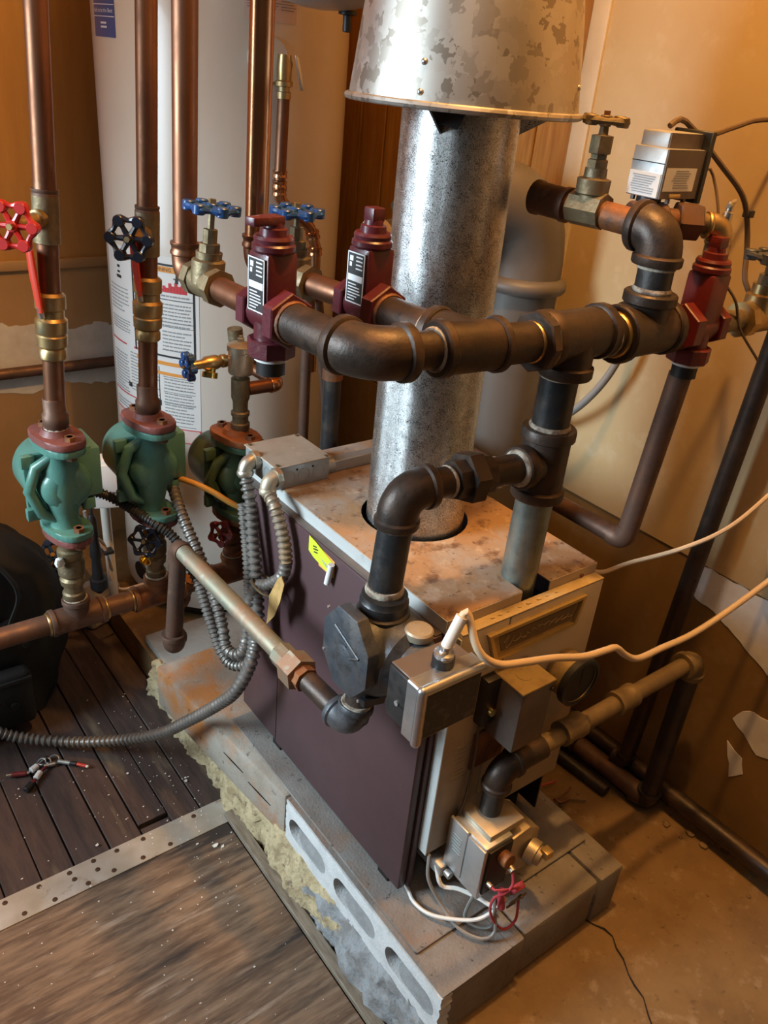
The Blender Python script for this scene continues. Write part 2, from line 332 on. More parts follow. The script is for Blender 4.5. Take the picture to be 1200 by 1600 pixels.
def coupling(par, p0, p1, r, m, band=0.006, name='coupling'):
    p0, p1 = V(p0), V(p1); L = (p1 - p0).length
    return obj(name, B().lathe(p0, p1 - p0, [(0, r * 0.9), (0, r * 1.08), (band, r * 1.08), (band + 0.002, r), (L - band - 0.002, r), (L - band, r * 1.08), (L, r * 1.08), (L, r * 0.9)], 20), m, par)
def wheel(par, c, ax, R, m, lobes=5, name='handwheel', tube=0.0045, nut='brass'):
    c, ax = V(c), V(ax).normalized(); a, bb, _ = frame(ax); b = B()
    N = lobes * 8; pts = []; rad = []
    for i in range(N):
        t = 2 * math.pi * i / N; k = 0.5 + 0.5 * math.cos(lobes * t)
        q = R * (0.86 + 0.14 * k); pts.append(c + (a * math.cos(t) + bb * math.sin(t)) * q); rad.append(tube * (0.75 + 0.5 * k))
    b.sweep(pts, rad, 8, loop=True)
    for i in range(lobes):
        t = 2 * math.pi * i / lobes; d = a * math.cos(t) + bb * math.sin(t); u = a * -math.sin(t) + bb * math.cos(t)
        b.cyl(c + d * R * 0.94 - ax * tube * 1.3, c + d * R * 0.94 + ax * tube * 1.3, tube * 1.7, n=10, bev=0.001)
        b.sweep([c + d * R * 0.18, c + d * R * 0.55, c + d * R * 0.86], [tube * 1.0, tube * 0.8, tube * 0.8], 8)
    b.cyl(c - ax * tube * 1.5, c + ax * tube * 1.3, R * 0.26, n=14, bev=0.001)
    o = obj(name, b, m, par)
    obj('nut', B().cyl(c + ax * tube * 1.2, c + ax * tube * 2.4, R * 0.15, n=6), nut, par)
    return o
# ================================================================ SETTING
WX, BY, FZ = 0.662, 1.50, -0.07          # right wall, back wall, wooden floor level
def struct(o): o['kind'] = 'structure'; return o
fl = struct(obj('floor', B().box((0.004, -1.6, -0.16), (WX + 0.05, BY, 0.0)), 'concrete'))
# crack in the slab
cr = [(0.322, 0.012), (0.329, -0.006), (0.337, -0.020), (0.338, -0.036), (0.327, -0.052), (0.322, -0.070), (0.309, -0.090), (0.303, -0.105), (0.299, -0.125), (0.284, -0.145), (0.272, -0.165), (0.270, -0.20), (0.255, -0.26)]
L1, L2 = [], []
for i, (x, y) in enumerate(cr):
    wdt = 0.0012 + 0.0016 * random.random()
    L1.append((x - wdt, y - wdt * 0.3, 0.0006)); L2.append((x + wdt, y + wdt * 0.3, 0.0006))
b = B()
for i in range(len(cr) - 1):
    vs = [b.bm.verts.new(p) for p in (L1[i], L2[i], L2[i + 1], L1[i + 1])]; b.bm.faces.new(vs)
obj('crack', b, 'dark_hole', fl)
# broken concrete lip along the slab edge
random.seed(3); b = B(); ny, nz = 150, 12; G = []
for j in range(ny + 1):
    y = -0.25 + 1.18 * j / ny; row = []
    for k in range(nz + 1):
        t = k / nz; z = -0.072 + 0.090 * t
        x = -0.016 + 0.018 * t ** 1.5 + random.uniform(-0.005, 0.005) + 0.006 * math.sin(y * 31) * (1 - t) + 0.004 * math.sin(y * 83 + 2)
        row.append((x, y + random.uniform(-0.003, 0.003), z + (random.uniform(-0.005, 0.003) if k == nz else 0)))
    G.append(row)
Vv = [[b.bm.verts.new(p) for p in r] + [b.bm.verts.new((0.02, r[0][1], 0.012)), b.bm.verts.new((0.02, r[0][1], -0.072))] for r in G]
for j in range(ny):
    m_ = len(Vv[j])
    for k in range(m_): b.bm.faces.new((Vv[j][k], Vv[j + 1][k], Vv[j + 1][(k + 1) % m_], Vv[j][(k + 1) % m_]))
eb = obj('broken_edge', b, 'rough_mortar', fl, sharp=80); eb.data.materials.append(MATS['rough_grey'])
for p_ in eb.data.polygons:
    yc = p_.center.y + ORG[eb.name].y
    if yc + 0.05 * math.sin(p_.center.z * 130 + yc * 40) < 0.27: p_.material_index = 1
# wooden boards
wf = struct(obj('floor_boards', B().box((-1.5, -0.9, -0.16), (0.003, BY, FZ - 0.012)), 'dark_hole'))
x = 0.0; i = 0
seams = [0.0, -0.060, -0.116, -0.172, -0.229, -0.291, -0.344, -0.402, -0.459, -0.516]
while seams[-1] > -1.4: seams.append(seams[-1] - 0.057)
for i in range(len(seams) - 1):
    a, c = seams[i], seams[i + 1]; dz = random.uniform(-0.0022, 0.0)
    y0 = 0.56; gap = 0.0016 if i not in (2, 3, 4) else 0.0026
    if i == 2:
        obj('plank', B().box((c + gap, 0.612, FZ - 0.012), (a - 0.0005, BY, FZ + dz), 0.0012, seg=1), 'plank', wf)
        obj('plank', B().box((c + gap, y0, FZ - 0.012), (a - 0.0005, 0.603, FZ + dz - 0.002), 0.0012, seg=1), 'plank', wf)
    else:
        obj('plank', B().box((c + gap, y0, FZ - 0.012), (a - 0.0005, BY, FZ + dz), 0.0012, seg=1), 'plank', wf)
ply = tag(obj('plywood_sheet', B().box((-1.4, -0.85, FZ - 0.012), (-0.034, 0.556, FZ + 0.001), 0.001, seg=1), 'plywood'), 'worn stained plywood sheet lying on the floor in front of the metal strip', 'plywood')
st = thing('metal_strip', 'pale metal threshold strip dotted with rusty nails between planks and plywood', 'threshold', (-0.5, 0.56, FZ))
obj('strip', B().box((-1.4, 0.531, FZ + 0.0012), (-0.018, 0.586, FZ + 0.0032), 0.0006, seg=1), 'strip_metal', st)
random.seed(11); nb = None
for (xs, yy) in ((-0.405, 0.576), (-0.352, 0.577), (-0.303, 0.576), (-0.262, 0.578), (-0.222, 0.577), (-0.175, 0.576), (-0.385, 0.541), (-0.338, 0.540), (-0.284, 0.541), (-0.240, 0.542), (-0.190, 0.540), (-0.140, 0.541), (-0.08, 0.575), (-0.300, 0.560), (-0.262, 0.558), (-0.45, 0.541), (-0.46, 0.577)):
    if nb is None:
        nb = obj('nail_head', B().lathe((0, 0, 0), (0, 0, 1), [(0, 0.0044), (0.0008, 0.004), (0.0013, 0.002)], 10), 'nail', None, org=(0, 0, 0)); nh = nb
    else: nh = link(nb.copy())
    nh.parent = st; nh.location = V((xs, yy, FZ + 0.0031)) - ORG[st.name]
tag(obj('wood_batten', B().box((-0.033, -0.5, FZ), (-0.0135, 0.548, FZ + 0.011), 0.0015, seg=1), 'batten'), 'thin grey wooden batten along the edge of the plywood beside the blocks', 'batten')

# walls
wr = struct(obj('wall_right', B().box((WX, -1.6, -0.1), (WX + 0.08, BY + 0.08, 0.476)), 'wall_lower'))
obj('upper_wall', B().box((WX - 0.002, -1.6, 0.4765), (WX + 0.08, 0.62, 2.3)), 'wall_upper', wr)
obj('wall_backing', B().box((WX + 0.012, 0.62, 0.4765), (WX + 0.08, BY + 0.08, 2.3)), 'panel_wood', wr)
y = 0.622
while y < BY - 0.01:
    e = min(y + 0.088, BY)
    obj('panel_board', B().box((WX + 0.001, y + 0.002, 0.478), (WX + 0.012, e - 0.002, 2.3), 0.002, seg=1), 'panel_wood', wr); y += 0.088
struct(obj('light_band', B().box((WX - 0.007, 0.586, 0.30), (WX + 0.002, 0.622, 2.3), 0.002), 'pale_tan'))  # pale strip standing in for a soft band of light on the wall
def patch(par, pts, m='bare_plaster', jit=0.006, off=(-0.0012, 0, 0), fine=0.012, seed=1):
    random.seed(seed); P = [V(p) for p in pts]; out = []
    for i in range(len(P)):
        a, c = P[i], P[(i + 1) % len(P)]; k = max(1, int((c - a).length / fine))
        for j in range(k):
            p = a.lerp(c, j / k)
            ax = 0 if abs(off[0]) > 0 else 1
            p = p + V((0 if ax == 0 else random.uniform(-jit, jit), 0 if ax == 1 else random.uniform(-jit, jit), random.uniform(-jit, jit)))
            if (ax == 0): p.x = P[0].x
            else: p.y = P[0].y
            out.append(p)
    return obj('bare_plaster', B().plate([out], off), m, par)
xw = WX - 0.002
patch(wr, [(WX, 0.186, 0.473), (WX, 0.125, 0.475), (WX, 0.06, 0.472), (WX, -0.03, 0.473), (WX, -0.08, 0.40), (WX, -0.005, 0.35), (WX, 0.06, 0.375), (WX, 0.115, 0.40), (WX, 0.175, 0.415)], seed=4, jit=0.003)
patch(wr, [(WX, 0.035, 0.238), (WX, 0.018, 0.272), (WX, -0.06, 0.285), (WX, -0.10, 0.22), (WX, -0.02, 0.205)], seed=5, jit=0.003)
patch(wr, [(WX, 0.030, 0.192), (WX, 0.0, 0.178), (WX, -0.012, 0.150), (WX, 0.006, 0.128)], seed=6, jit=0.002)
struct(obj('ceiling', B().box((-1.6, -1.6, 2.3), (WX + 0.08, BY + 0.08, 2.36)), 'ceiling_paint'))
wb = struct(obj('wall_back', B().box((-1.6, BY, 0.70), (WX, BY + 0.08, 2.3)), 'wall_back'))
obj('lower_wall', B().box((-1.6, BY - 0.002, -0.1), (WX, BY + 0.08, 0.6995)), 'wall_back_low', wb)
yb = BY - 0.002
patch(wb, [(-0.6, yb, 0.585), (-0.12, yb, 0.588), (0.02, yb, 0.575), (0.06, yb, 0.556), (0.10, yb, 0.570), (0.22, yb, 0.560), (0.22, yb, 0.415), (0.10, yb, 0.425), (0.02, yb, 0.435), (-0.03, yb, 0.420), (-0.2, yb, 0.430), (-0.6, yb, 0.44)], off=(0, -0.0012, 0), seed=9, jit=0.005)
struct(obj('trim_2', B().box((-1.6, BY - 0.012, 0.700), (WX - 0.01, BY - 0.0005, 0.722), 0.003), 'wall_back_low'))
wp = thing('wall_pipe', 'copper pipe running level along the back wall behind the first pump', 'pipe', (-0.4, BY - 0.02, 0.47))
pipe(wp, (-1.2, BY - 0.022, 0.480), (0.45, BY - 0.022, 0.478), 0.0125, 'copper_dull')
for xx in (-0.55, 0.30): obj('pipe_clip', B().box((xx, BY - 0.036, 0.462), (xx + 0.014, BY - 0.003, 0.497), 0.002), 'rusty', wp)

# ================================================================ CONCRETE BLOCKS
def block(lo, hi, label, m='block', bev=0.006):
    random.seed(int(lo[1] * 1000 + lo[0] * 377) + 5)
    return tag(obj('concrete_block', B().box(lo, hi, bev), m), label, 'block', 'blocks under the boiler')
# front block laid on its side, three cored cells facing the plywood
fb = thing('concrete_block', 'cored concrete block at the front left corner showing three oval cells', 'block', (0.08, 0.2, 0.0), 'blocks under the boiler')
def stad(cy, cz, hl, hh, X, n=10):
    pts = []
    for i in range(n + 1): t = -math.pi / 2 + math.pi * i / n; pts.append((X, cy + hl - hh + hh * math.cos(t), cz + hh * math.sin(t)))
    for i in range(n + 1): t = math.pi / 2 + math.pi * i / n; pts.append((X, cy - hl + hh + hh * math.cos(t), cz + hh * math.sin(t)))
    return pts
cells = [(0.064, 0.054), (0.197, 0.054), (0.328, 0.054)]
outer = []
for (a, c) in (((0.0, 0.012), (0.392, 0.012)), ((0.392, 0.012), (0.392, 0.0972)), ((0.392, 0.0972), (0.0, 0.0972)), ((0.0, 0.0972), (0.0, 0.012))):
    for k in range(14): t = k / 14; outer.append((0.001, a[0] + (c[0] - a[0]) * t + random.uniform(-0.0018, 0.0018), a[1] + (c[1] - a[1]) * t + random.uniform(-0.0018, 0.0018)))
obj('cored_face', B().plate([outer] + [stad(cy, cz, 0.054, 0.021, 0.001) for cy, cz in cells], (0.02, 0, 0)), 'block_face', fb)
obj('block_body', B().box((0.128, 0.0, 0.0), (0.158, 0.394, 0.1), 0.005), 'block', fb)
b = B(); b.box((0.0202, 0.0005, 0.085), (0.13, 0.3935, 0.1)); b.box((0.0202, 0.0005, 0.0), (0.13, 0.3935, 0.02)); b.box((0.0202, 0.0005, 0.02), (0.13, 0.006, 0.085)); b.box((0.0202, 0.388, 0.02), (0.13, 0.3935, 0.085))
b.box((0.003, 0.0008, 0.0985), (0.13, 0.3935, 0.1002)); obj('shell', b, 'block', fb)
for cy, cz in cells:
    obj('mortar_fill', B().plate([stad(cy - 0.0150, cz - 0.001, 0.0390, 0.0208, 0.0030)], (0.018, 0, 0)), 'block_fill', fb)
block((0.161, 0.004, 0.0), (0.322, 0.395, 0.0985), 'plain concrete block at the front under the gas valve')
block((0.325, 0.002, 0.0), (0.378, 0.395, 0.099), 'narrow concrete block at the front right corner of the base', bev=0.004)
rb = thing('concrete_block', 'rust-stained concrete block with a cracked side under the rear of the boiler', 'block', (0.07, 0.6, 0.0), 'blocks under the boiler')
obj('block_body', B().prism([(0.001, 0.398, 0.0), (0.150, 0.398, 0.0), (0.136, 0.812, 0.0), (-0.044, 0.812, 0.0)], (0, 0, 0.1), 0.008), 'rust_block', rb)
for (ya, yb_, zz) in ((0.435, 0.50, 0.048), (0.515, 0.575, 0.058)):
    fx = lambda q: 0.0005 - 0.045 * (q - 0.398) / 0.414
    obj('side_crack', B().prism([(fx(ya), ya, zz), (fx((ya + yb_) / 2), (ya + yb_) / 2, zz + 0.0016), (fx(yb_), yb_, zz + 0.001), (fx((ya + yb_) / 2), (ya + yb_) / 2, zz - 0.0008)], (-0.0012, 0, 0)), 'dark_hole', rb)
block((0.153, 0.398, 0.0), (0.40, 0.812, 0.099), 'concrete block hidden mostly behind the boiler', 'block', 0.006)
bd = tag(obj('cement_board', B().box((0.010, 0.066, 0.1005), (0.36, 0.60, 0.1045), 0.001, seg=1), 'block'), 'thin grey cement board lying on the blocks beneath the boiler', 'board')
# tank pad beside the boiler pad
st_ = tag(obj('stone_slab', B().box((0.012, 0.86, 0.0), (0.30, 1.01, 0.022), 0.006), 'stone'), 'low flat stone slab on the floor between block pad and water heater', 'slab')
rk = B()
for (cx, cy, rr, sx, sy, sz) in ((-0.10, 1.30, 0.06, 1, .8, .9),): rk.ball((cx, cy, -0.03), rr, 8, (sx, sy, sz))
tag(obj('rubble_stone', rk, 'stone', sharp=20), 'rounded pale rubble stone on the floor beside the water heater', 'stone')
b = B().box((-0.062, 1.20, -0.069), (0.015, 1.29, 0.01), 0.012, R=Matrix.Rotation(0.35, 3, 'Z')); tag(obj('rubble_stone', b, 'stone', sharp=20), 'squarish broken concrete lump on the floor under the heater control', 'stone')

# white paint flakes and grit scattered on the boards
random.seed(21); b = B()
def flake(x, y, z, s):
    k = random.randint(4, 6); a0 = random.uniform(0, 6.28); pts = []
    for i in range(k): t = a0 + 2 * math.pi * i / k; q = s * random.uniform(0.5, 1.1); pts.append((x + q * math.cos(t), y + q * 0.8 * math.sin(t), z + random.uniform(0, s * 0.25)))
    vs = [b.bm.verts.new(p) for p in pts]; b.bm.faces.new(vs)
    b.bm.faces.new([b.bm.verts.new((p[0], p[1], p[2] + s * 0.15)) for p in pts])
for i in range(210):
    xx = -random.random() * 0.42 - 0.035; yy = random.gauss(0.66, 0.16)
    if yy < 0.2 or yy > 1.1: continue
    if i % 3: xx = -0.035 - abs(random.gauss(0, 0.11))
    z = FZ + 0.0012 if (yy < 0.53) else FZ + 0.0036 if yy < 0.588 else FZ + 0.0006
    flake(xx, yy, z, random.choice((0.0009, 0.0012, 0.0016, 0.0022)))
for i in range(60): flake(-0.04 - random.random() * 0.5, random.uniform(0.12, 0.5), FZ + 0.0012, random.choice((0.0008, 0.0012, 0.0016)))
for (xx, yy, s) in ((-0.075, 0.497, 0.008), (-0.066, 0.489, 0.005), (-0.245, 0.607, 0.005), (-0.055, 0.66, 0.005), (-0.053, 0.668, 0.003), (-0.14, 0.735, 0.0035), (-0.10, 0.517, 0.004)): flake(xx, yy, FZ + 0.0012, s)
tag(obj('paint_flakes', b, 'flake'), 'tiny white paint flakes and grit scattered over the wooden floor', 'debris', kind='stuff')
random.seed(5); b = B()
for i in range(46):
    t = random.random(); xx = 0.615 + random.uniform(-0.028, 0.03); yy = -0.25 + 0.75 * t; s = random.uniform(0.003, 0.009)
    b.ball((xx, yy, s * 0.3), s, 6, (1, 1.3, 0.6))
for i in range(26):
    s = random.uniform(0.0012, 0.003); b.ball((random.uniform(0.42, 0.6), random.uniform(-0.1, 0.45), s * 0.4), s, 6, (1, 1.3, 0.6))
tag(obj('rubble', b, 'concrete', sharp=20), 'crumbs of broken concrete along the foot of the right wall', 'debris', kind='stuff')
# ================================================================ BOILER
FC0, FC1 = V((0.182, 0.368, 0.45)), V((0.204, 0.398, 1.16))      # flue axis
bo = thing('boiler', 'boiler with maroon side panels, dusty lid and cream front on concrete blocks', 'boiler', (0.19, 0.38, 0.1045))
LZ = 0.593
notch = [(0.182, 0.149), (0.182, 0.178)] + [(0.207 - 0.025 * math.cos(t * math.pi / 10), 0.178 + 0.025 * math.sin(t * math.pi / 10)) for t in range(1, 10)] + [(0.232, 0.178), (0.232, 0.149)]
outer = [(0.056, 0.149)] + notch + [(0.326, 0.149), (0.326, 0.62), (0.056, 0.62)]
fcx, fcy = 0.1855, 0.3735
hole = [(fcx + 0.078 * math.cos(2 * math.pi * i / 36), fcy + 0.078 * math.sin(2 * math.pi * i / 36)) for i in range(36)]
lid = obj('lid', B().plate([[(x, y, LZ - 0.0015) for x, y in outer], [(x, y, LZ - 0.0015) for x, y in hole]], (0, 0, 0.0015)), 'dust', bo)
b = B(); b.box((0.0545, 0.148, LZ - 0.020), (0.0565, 0.622, LZ - 0.0005)); obj('lid_flange', b, 'lid_edge', bo)
b = B(); b.box((0.0568, 0.1475, LZ - 0.018), (0.181, 0.1492, LZ - 0.0005)); b.box((0.233, 0.1475, LZ - 0.018), (0.3258, 0.1492, LZ - 0.0005)); obj('lid_flange', b, 'jacket_white', bo)
obj('lid_flange', B().box((0.3250, 0.1495, LZ - 0.020), (0.3268, 0.62, LZ - 0.0006)), 'jacket_white', bo)
for xx in (0.088, 0.296):
    obj('screw', B().cyl((xx, 0.1476, 0.582), (xx, 0.1455, 0.582), 0.0028, n=8), 'rusty', bo)
obj('inner_jacket', B().box((0.062, 0.158, 0.21), (0.318, 0.61, 0.50)), 'black_sheet', bo)
sp = obj('side_panel', B().box((0.040, 0.150, 0.118), (0.0545, 0.499, 0.572), 0.003), 'maroon_panel', bo)
obj('side_panel', B().box((0.041, 0.501, 0.120), (0.0545, 0.616, 0.571), 0.003), 'maroon_panel', bo)
obj('panel_lip', B().box((0.0425, 0.152, 0.572), (0.0543, 0.615, 0.5738)), 'control_brown', bo)
obj('corner_post', B().box((0.0546, 0.1465, 0.118), (0.0638, 0.158, 0.572), 0.002), 'maroon_panel', bo)
obj('side_panel', B().box((0.3255, 0.150, 0.118), (0.3275, 0.618, 0.572)), 'maroon_panel', bo)
obj('back_panel', B().box((0.056, 0.612, 0.118), (0.325, 0.619, 0.572)), 'maroon_panel', bo)
obj('base_tray', B().box((0.062, 0.20, 0.1062), (0.32, 0.60, 0.20), 0.003), 'black_sheet', bo)
for xx in (0.05, 0.30):
    for yy in (0.19, 0.50): obj('foot', B().box((xx - 0.006, yy - 0.012, 0.1050), (xx + 0.012, yy + 0.012, 0.135)), 'black_sheet', bo)
b = B(); b.prism([(0.326, 0.150, 0.225), (0.326, 0.150, 0.118), (0.326, 0.40, 0.118), (0.326, 0.40, 0.225)], (-0.002, 0, 0)); obj('base_skirt', b, 'black_sheet', bo)
# front
obj('front_panel', B().box((0.148, 0.130, 0.222), (0.3245, 0.1462, 0.577), 0.002), 'jacket_white', bo)
ad = obj('access_door', B().box((0.066, 0.130, 0.197), (0.1465, 0.1462, 0.577), 0.002), 'jacket_white', bo)
obj('corner_strip', B().box((0.0640, 0.129, 0.197), (0.0665, 0.1475, 0.573), 0.0008, seg=1), 'lid_edge', bo)
random.seed(2)
b = B()
for i in range(9):
    z = 0.385 - i * 0.0075
    if i == 5: continue
    b.box((0.086 + random.uniform(0, .004), 0.1294, z), (0.118 + random.uniform(-0.012, 0.004), 0.1299, z + 0.0022))
obj('faded_print', b, 'alu_warm', ad)
obj('dust_ledge', B().box((0.067, 0.1302, 0.5772), (0.324, 0.1470, 0.5788)), 'dust_ledge', bo)
for i in range(8):
    xx = 0.12 + i * 0.017 + random.uniform(-.004, .004); s = random.uniform(0.002, 0.004)
    obj('mortar_crumb', B().ball((xx, 0.139, 0.5795), s, 6, (1.6, 0.8, 0.5)), 'dust_ledge', bo)
# nameplate
Yp = 0.130
tz = [(0.107, 0.566), (0.286, 0.567), (0.275, 0.523), (0.124, 0.521)]
inn = [(0.114, 0.5615), (0.279, 0.5625), (0.271, 0.5275), (0.129, 0.5258)]
npl = obj('nameplate', B().plate([[(x, Yp, z) for x, z in tz]], (0, -0.003, 0)), 'gold_plate', bo)
obj('nameplate_frame', B().plate([[(x, Yp - 0.003, z) for x, z in tz], [(x, Yp - 0.003, z) for x, z in inn]], (0, -0.004, 0)), 'gold_frame', npl)
scr = []
for i in range(90):
    t = i / 89; scr.append((0.138 + 0.125 * t + 0.004 * math.sin(t * 70), Yp - 0.0038, 0.5435 + (0.0045 if t > .12 else 0.010) * math.sin(t * 62) * (1 if t < .6 else .8)))
obj('name_band', B().prism([(0.128, Yp - 0.003, 0.556), (0.270, Yp - 0.003, 0.557), (0.264, Yp - 0.003, 0.532), (0.136, Yp - 0.003, 0.531)], (0, -0.0006, 0)), 'dark_scroll', npl)
obj('script_lettering', B().sweep(scr, 0.0008, 5), 'gold_plate', npl)
# pressure gauge
g = obj('gauge', B().lathe((0.272, 0.130, 0.446), (0, -1, 0), [(0, 0.032), (0.030, 0.033), (0.031, 0.0365), (0.038, 0.0365), (0.040, 0.034), (0.040, 0.031), (0.036, 0.030)], 28), 'gold_plate', bo)
obj('bezel', B().lathe((0.272, 0.1005, 0.446), (0, -1, 0), [(0, 0.034), (0.0005, 0.0375), (0.010, 0.0375), (0.0115, 0.035), (0.0115, 0.031), (0.008, 0.0305)], 28), 'black_plastic', g)
obj('gauge_face', B().cyl((0.272, 0.0938, 0.446), (0.272, 0.0934, 0.446), 0.0302, n=28), 'dark_scroll', g)
obj('gauge_needle', B().box((0.2713, 0.0925, 0.44), (0.2727, 0.0932, 0.470)), 'print_black', g)
b = B()
for i in range(9):
    t = math.radians(225 - 270 * i / 8); d = V((math.cos(t), 0, math.sin(t))); c = V((0.272, 0.0931, 0.446))
    b.cyl(c + d * 0.022, c + d * 0.028, 0.0007, n=4)
obj('gauge_ticks', b, 'print_black', g)
# temperature control box on the front
aq = obj('control_cover', B().box((0.133, 0.076, 0.400), (0.190, 0.1285, 0.499), 0.003), 'control_brown', bo)
obj('cover_top', B().box((0.131, 0.0745, 0.497), (0.192, 0.129, 0.5005), 0.001, seg=1), 'gold_plate', aq)
obj('knockout', B().cyl((0.160, 0.102, 0.5005), (0.160, 0.102, 0.5012), 0.011, n=18), 'gold_plate', aq)
obj('control_back', B().box((0.110, 0.114, 0.425), (0.1328, 0.1298, 0.500), 0.002), 'black_sheet', aq)
obj('mount_screw', B().cyl((0.122, 0.114, 0.45), (0.122, 0.108, 0.45), 0.006, n=10), 'brass_bright', aq)
obj('cover_screw', B().cyl((0.186, 0.0762, 0.487), (0.186, 0.073, 0.487), 0.0025, n=8), 'black_plastic', aq)
obj('burner_door', B().box((0.118, 0.126, 0.335), (0.178, 0.1298, 0.398), 0.001, seg=1), 'rusty', bo)
pw = spline([(0.118, 0.125, 0.428), (0.119, 0.122, 0.36), (0.113, 0.120, 0.29), (0.100, 0.122, 0.235)], 0.008)
obj('sensor_lead', B().sweep(pw, 0.0022, 6), 'brown_cord', bo)
# burner rail below the access door
b = B(); b.box((0.085, 0.115, 0.150), (0.105, 0.24, 0.172), 0.004); b.cyl((0.095, 0.114, 0.161), (0.095, 0.104, 0.161), 0.006, n=10); obj('burner_rail', b, 'alu', bo)
obj('burner_rail', B().box((0.066, 0.16, 0.17), (0.30, 0.178, 0.19), 0.002), 'black_sheet', bo)
# yellow sticker peeling on the side panel
yt = thing('peeling_sticker', 'small yellow and orange sticker peeling off the maroon side panel', 'sticker', (0.0395, 0.38, 0.55))
def quad(b, pts, off): return b.prism(pts, off)
quad(B0 := B(), [(0.0397, 0.405, 0.567), (0.0397, 0.360, 0.562), (0.0397, 0.360, 0.536), (0.0397, 0.398, 0.536)], (-0.0004, 0, 0)); obj('orange_edge', B0, 'orange_tag', yt)
quad(B0 := B(), [(0.0388, 0.424, 0.572), (0.0388, 0.408, 0.570), (0.0388, 0.359, 0.558), (0.0388, 0.362, 0.536), (0.0388, 0.411, 0.543), (0.0388, 0.424, 0.548)], (-0.0005, 0, 0)); obj('yellow_face', B0, 'yellow_tag', yt)
b = B()
for (y0, z0, y1, z1) in ((0.412, 0.561, 0.404, 0.563), (0.411, 0.557, 0.400, 0.560), (0.409, 0.553, 0.401, 0.555)): b.cyl((0.0380, y0, z0), (0.0380, y1, z1), 0.0010, n=5)
obj('ink_marks', b, 'print_black', yt)
b = B()
for i in range(4): b.cyl((0.0381, 0.393 - 0.004 * i, 0.551 - 0.0018 * i), (0.0381, 0.377 - 0.002 * i, 0.549 - 0.0018 * i), 0.0004, n=4)
obj('pencil_note', b, 'print_grey', yt)
obj('curled_end', B().cyl((0.033, 0.3585, 0.561), (0.0325, 0.3655, 0.527), 0.0045, n=12), 'label_white', yt)

# ================================================================ FLUE AND HOOD
fp = thing('flue_pipe', 'speckled galvanized flue pipe rising from the boiler lid into the hood', 'pipe', FC0)
obj('pipe', B().cyl(FC0, FC1, 0.0705, n=56), 'flue_galv', fp)
d = (FC1 - FC0).normalized(); q = V((0.79, -0.6, 0)).normalized()
s0 = FC0 + V((0.6, 0.75, 0)).normalized() * 0.0705
obj('lock_seam', B().cyl(s0, s0 + (FC1 - FC0), 0.003, n=8), 'flue_galv', fp)
HC = V((0.2010, 0.3935, 1.128))
hd = thing('draft_hood', 'wide conical galvanized draft hood above the flue pipe', 'hood', HC)
prof = [(0.0, 0.1345), (0.09, 0.1232), (0.20, 0.1045), (0.34, 0.076), (0.34, 0.0735), (0.20, 0.1065), (0.09, 0.1212), (0.0, 0.1325)]
obj('cone', B().lathe(HC, (0, 0, 1), prof[:4], 64, cap=False), 'hood_galv', hd)
obj('inner_cone', B().lathe(HC, (0, 0, 1), [(0.0, 0.1325), (0.09, 0.1212), (0.20, 0.1025), (0.30, 0.082)], 64, cap=False), 'alu_warm', hd)
pts = [HC + V((0.1355 * math.cos(2 * math.pi * i / 64), 0.1355 * math.sin(2 * math.pi * i / 64), 0)) for i in range(64)]
obj('rolled_rim', B().sweep(pts, 0.0042, 8, loop=True), 'hood_galv', hd)
obj('vent_stub', B().cyl(HC + V((0, 0, 0.33)), HC + V((0, 0, 0.80)), 0.0755, n=48), 'hood_galv', hd)
for ang, hz in ((-152, 0.040), (-152, 0.012), (-58, 0.030)):
    t = math.radians(ang); r = 0.1345 - 0.126 * hz; dd = V((math.cos(t), math.sin(t), 0.12)); p = HC + V((math.cos(t) * r, math.sin(t) * r, hz))
    obj('rivet', B().lathe(p - dd * 0.001, dd, [(0, 0.0036), (0.0016, 0.0034), (0.003, 0.002), (0.0034, 0.0005)], 10), 'silver', hd)
for ang in (-148, -22, 90):
    t = math.radians(ang); u = V((math.cos(t), math.sin(t), 0)); k = V((-math.sin(t), math.cos(t), 0)) * 0.0012
    fl_ = FC1 + V((0, 0, -0.02)); c0 = V((fl_.x, fl_.y, 1.128))
    m_ = 'black_sheet' if ang == -148 else 'flue_galv'
    obj('bracket', B().prism([c0 + u * 0.0712 + k + V((0, 0, -0.030)), c0 + u * 0.0712 + k + V((0, 0, 0.02)), c0 + u * 0.122 + k + V((0, 0, 0.012)), c0 + u * 0.122 + k + V((0, 0, -0.004))], -k * 2), m_, hd)
b = B()
obj('bracket_hook', B().prism([FC1 + V((-0.074, -0.048, -0.050)), FC1 + V((-0.070, -0.054, -0.030)), FC1 + V((-0.052, -0.070, -0.030)), FC1 + V((-0.058, -0.062, -0.054))], (-0.0025, -0.003, 0)), 'black_sheet', hd)

# ================================================================ EXPANSION TANK (its dome just enters the frame)
et = thing('expansion_tank', 'hanging grey expansion tank with black valve cap at the top of the picture', 'tank', (0.265, 0.80, 1.226))
obj('shell', B().lathe((0.265, 0.80, 1.224), (0, 0, 1), [(0, 0.004), (0.002, 0.03), (0.008, 0.058), (0.018, 0.082), (0.034, 0.101), (0.055, 0.112), (0.08, 0.115), (0.30, 0.115), (0.36, 0.08)], 40), 'expansion_grey', et)
vc = obj('valve_cap', B().lathe((0.302, 0.79, 1.228), (0, 0, -1), [(0, 0.014), (0.006, 0.014), (0.007, 0.007), (0.028, 0.0065), (0.029, 0.005)], 16), 'black_plastic', et)

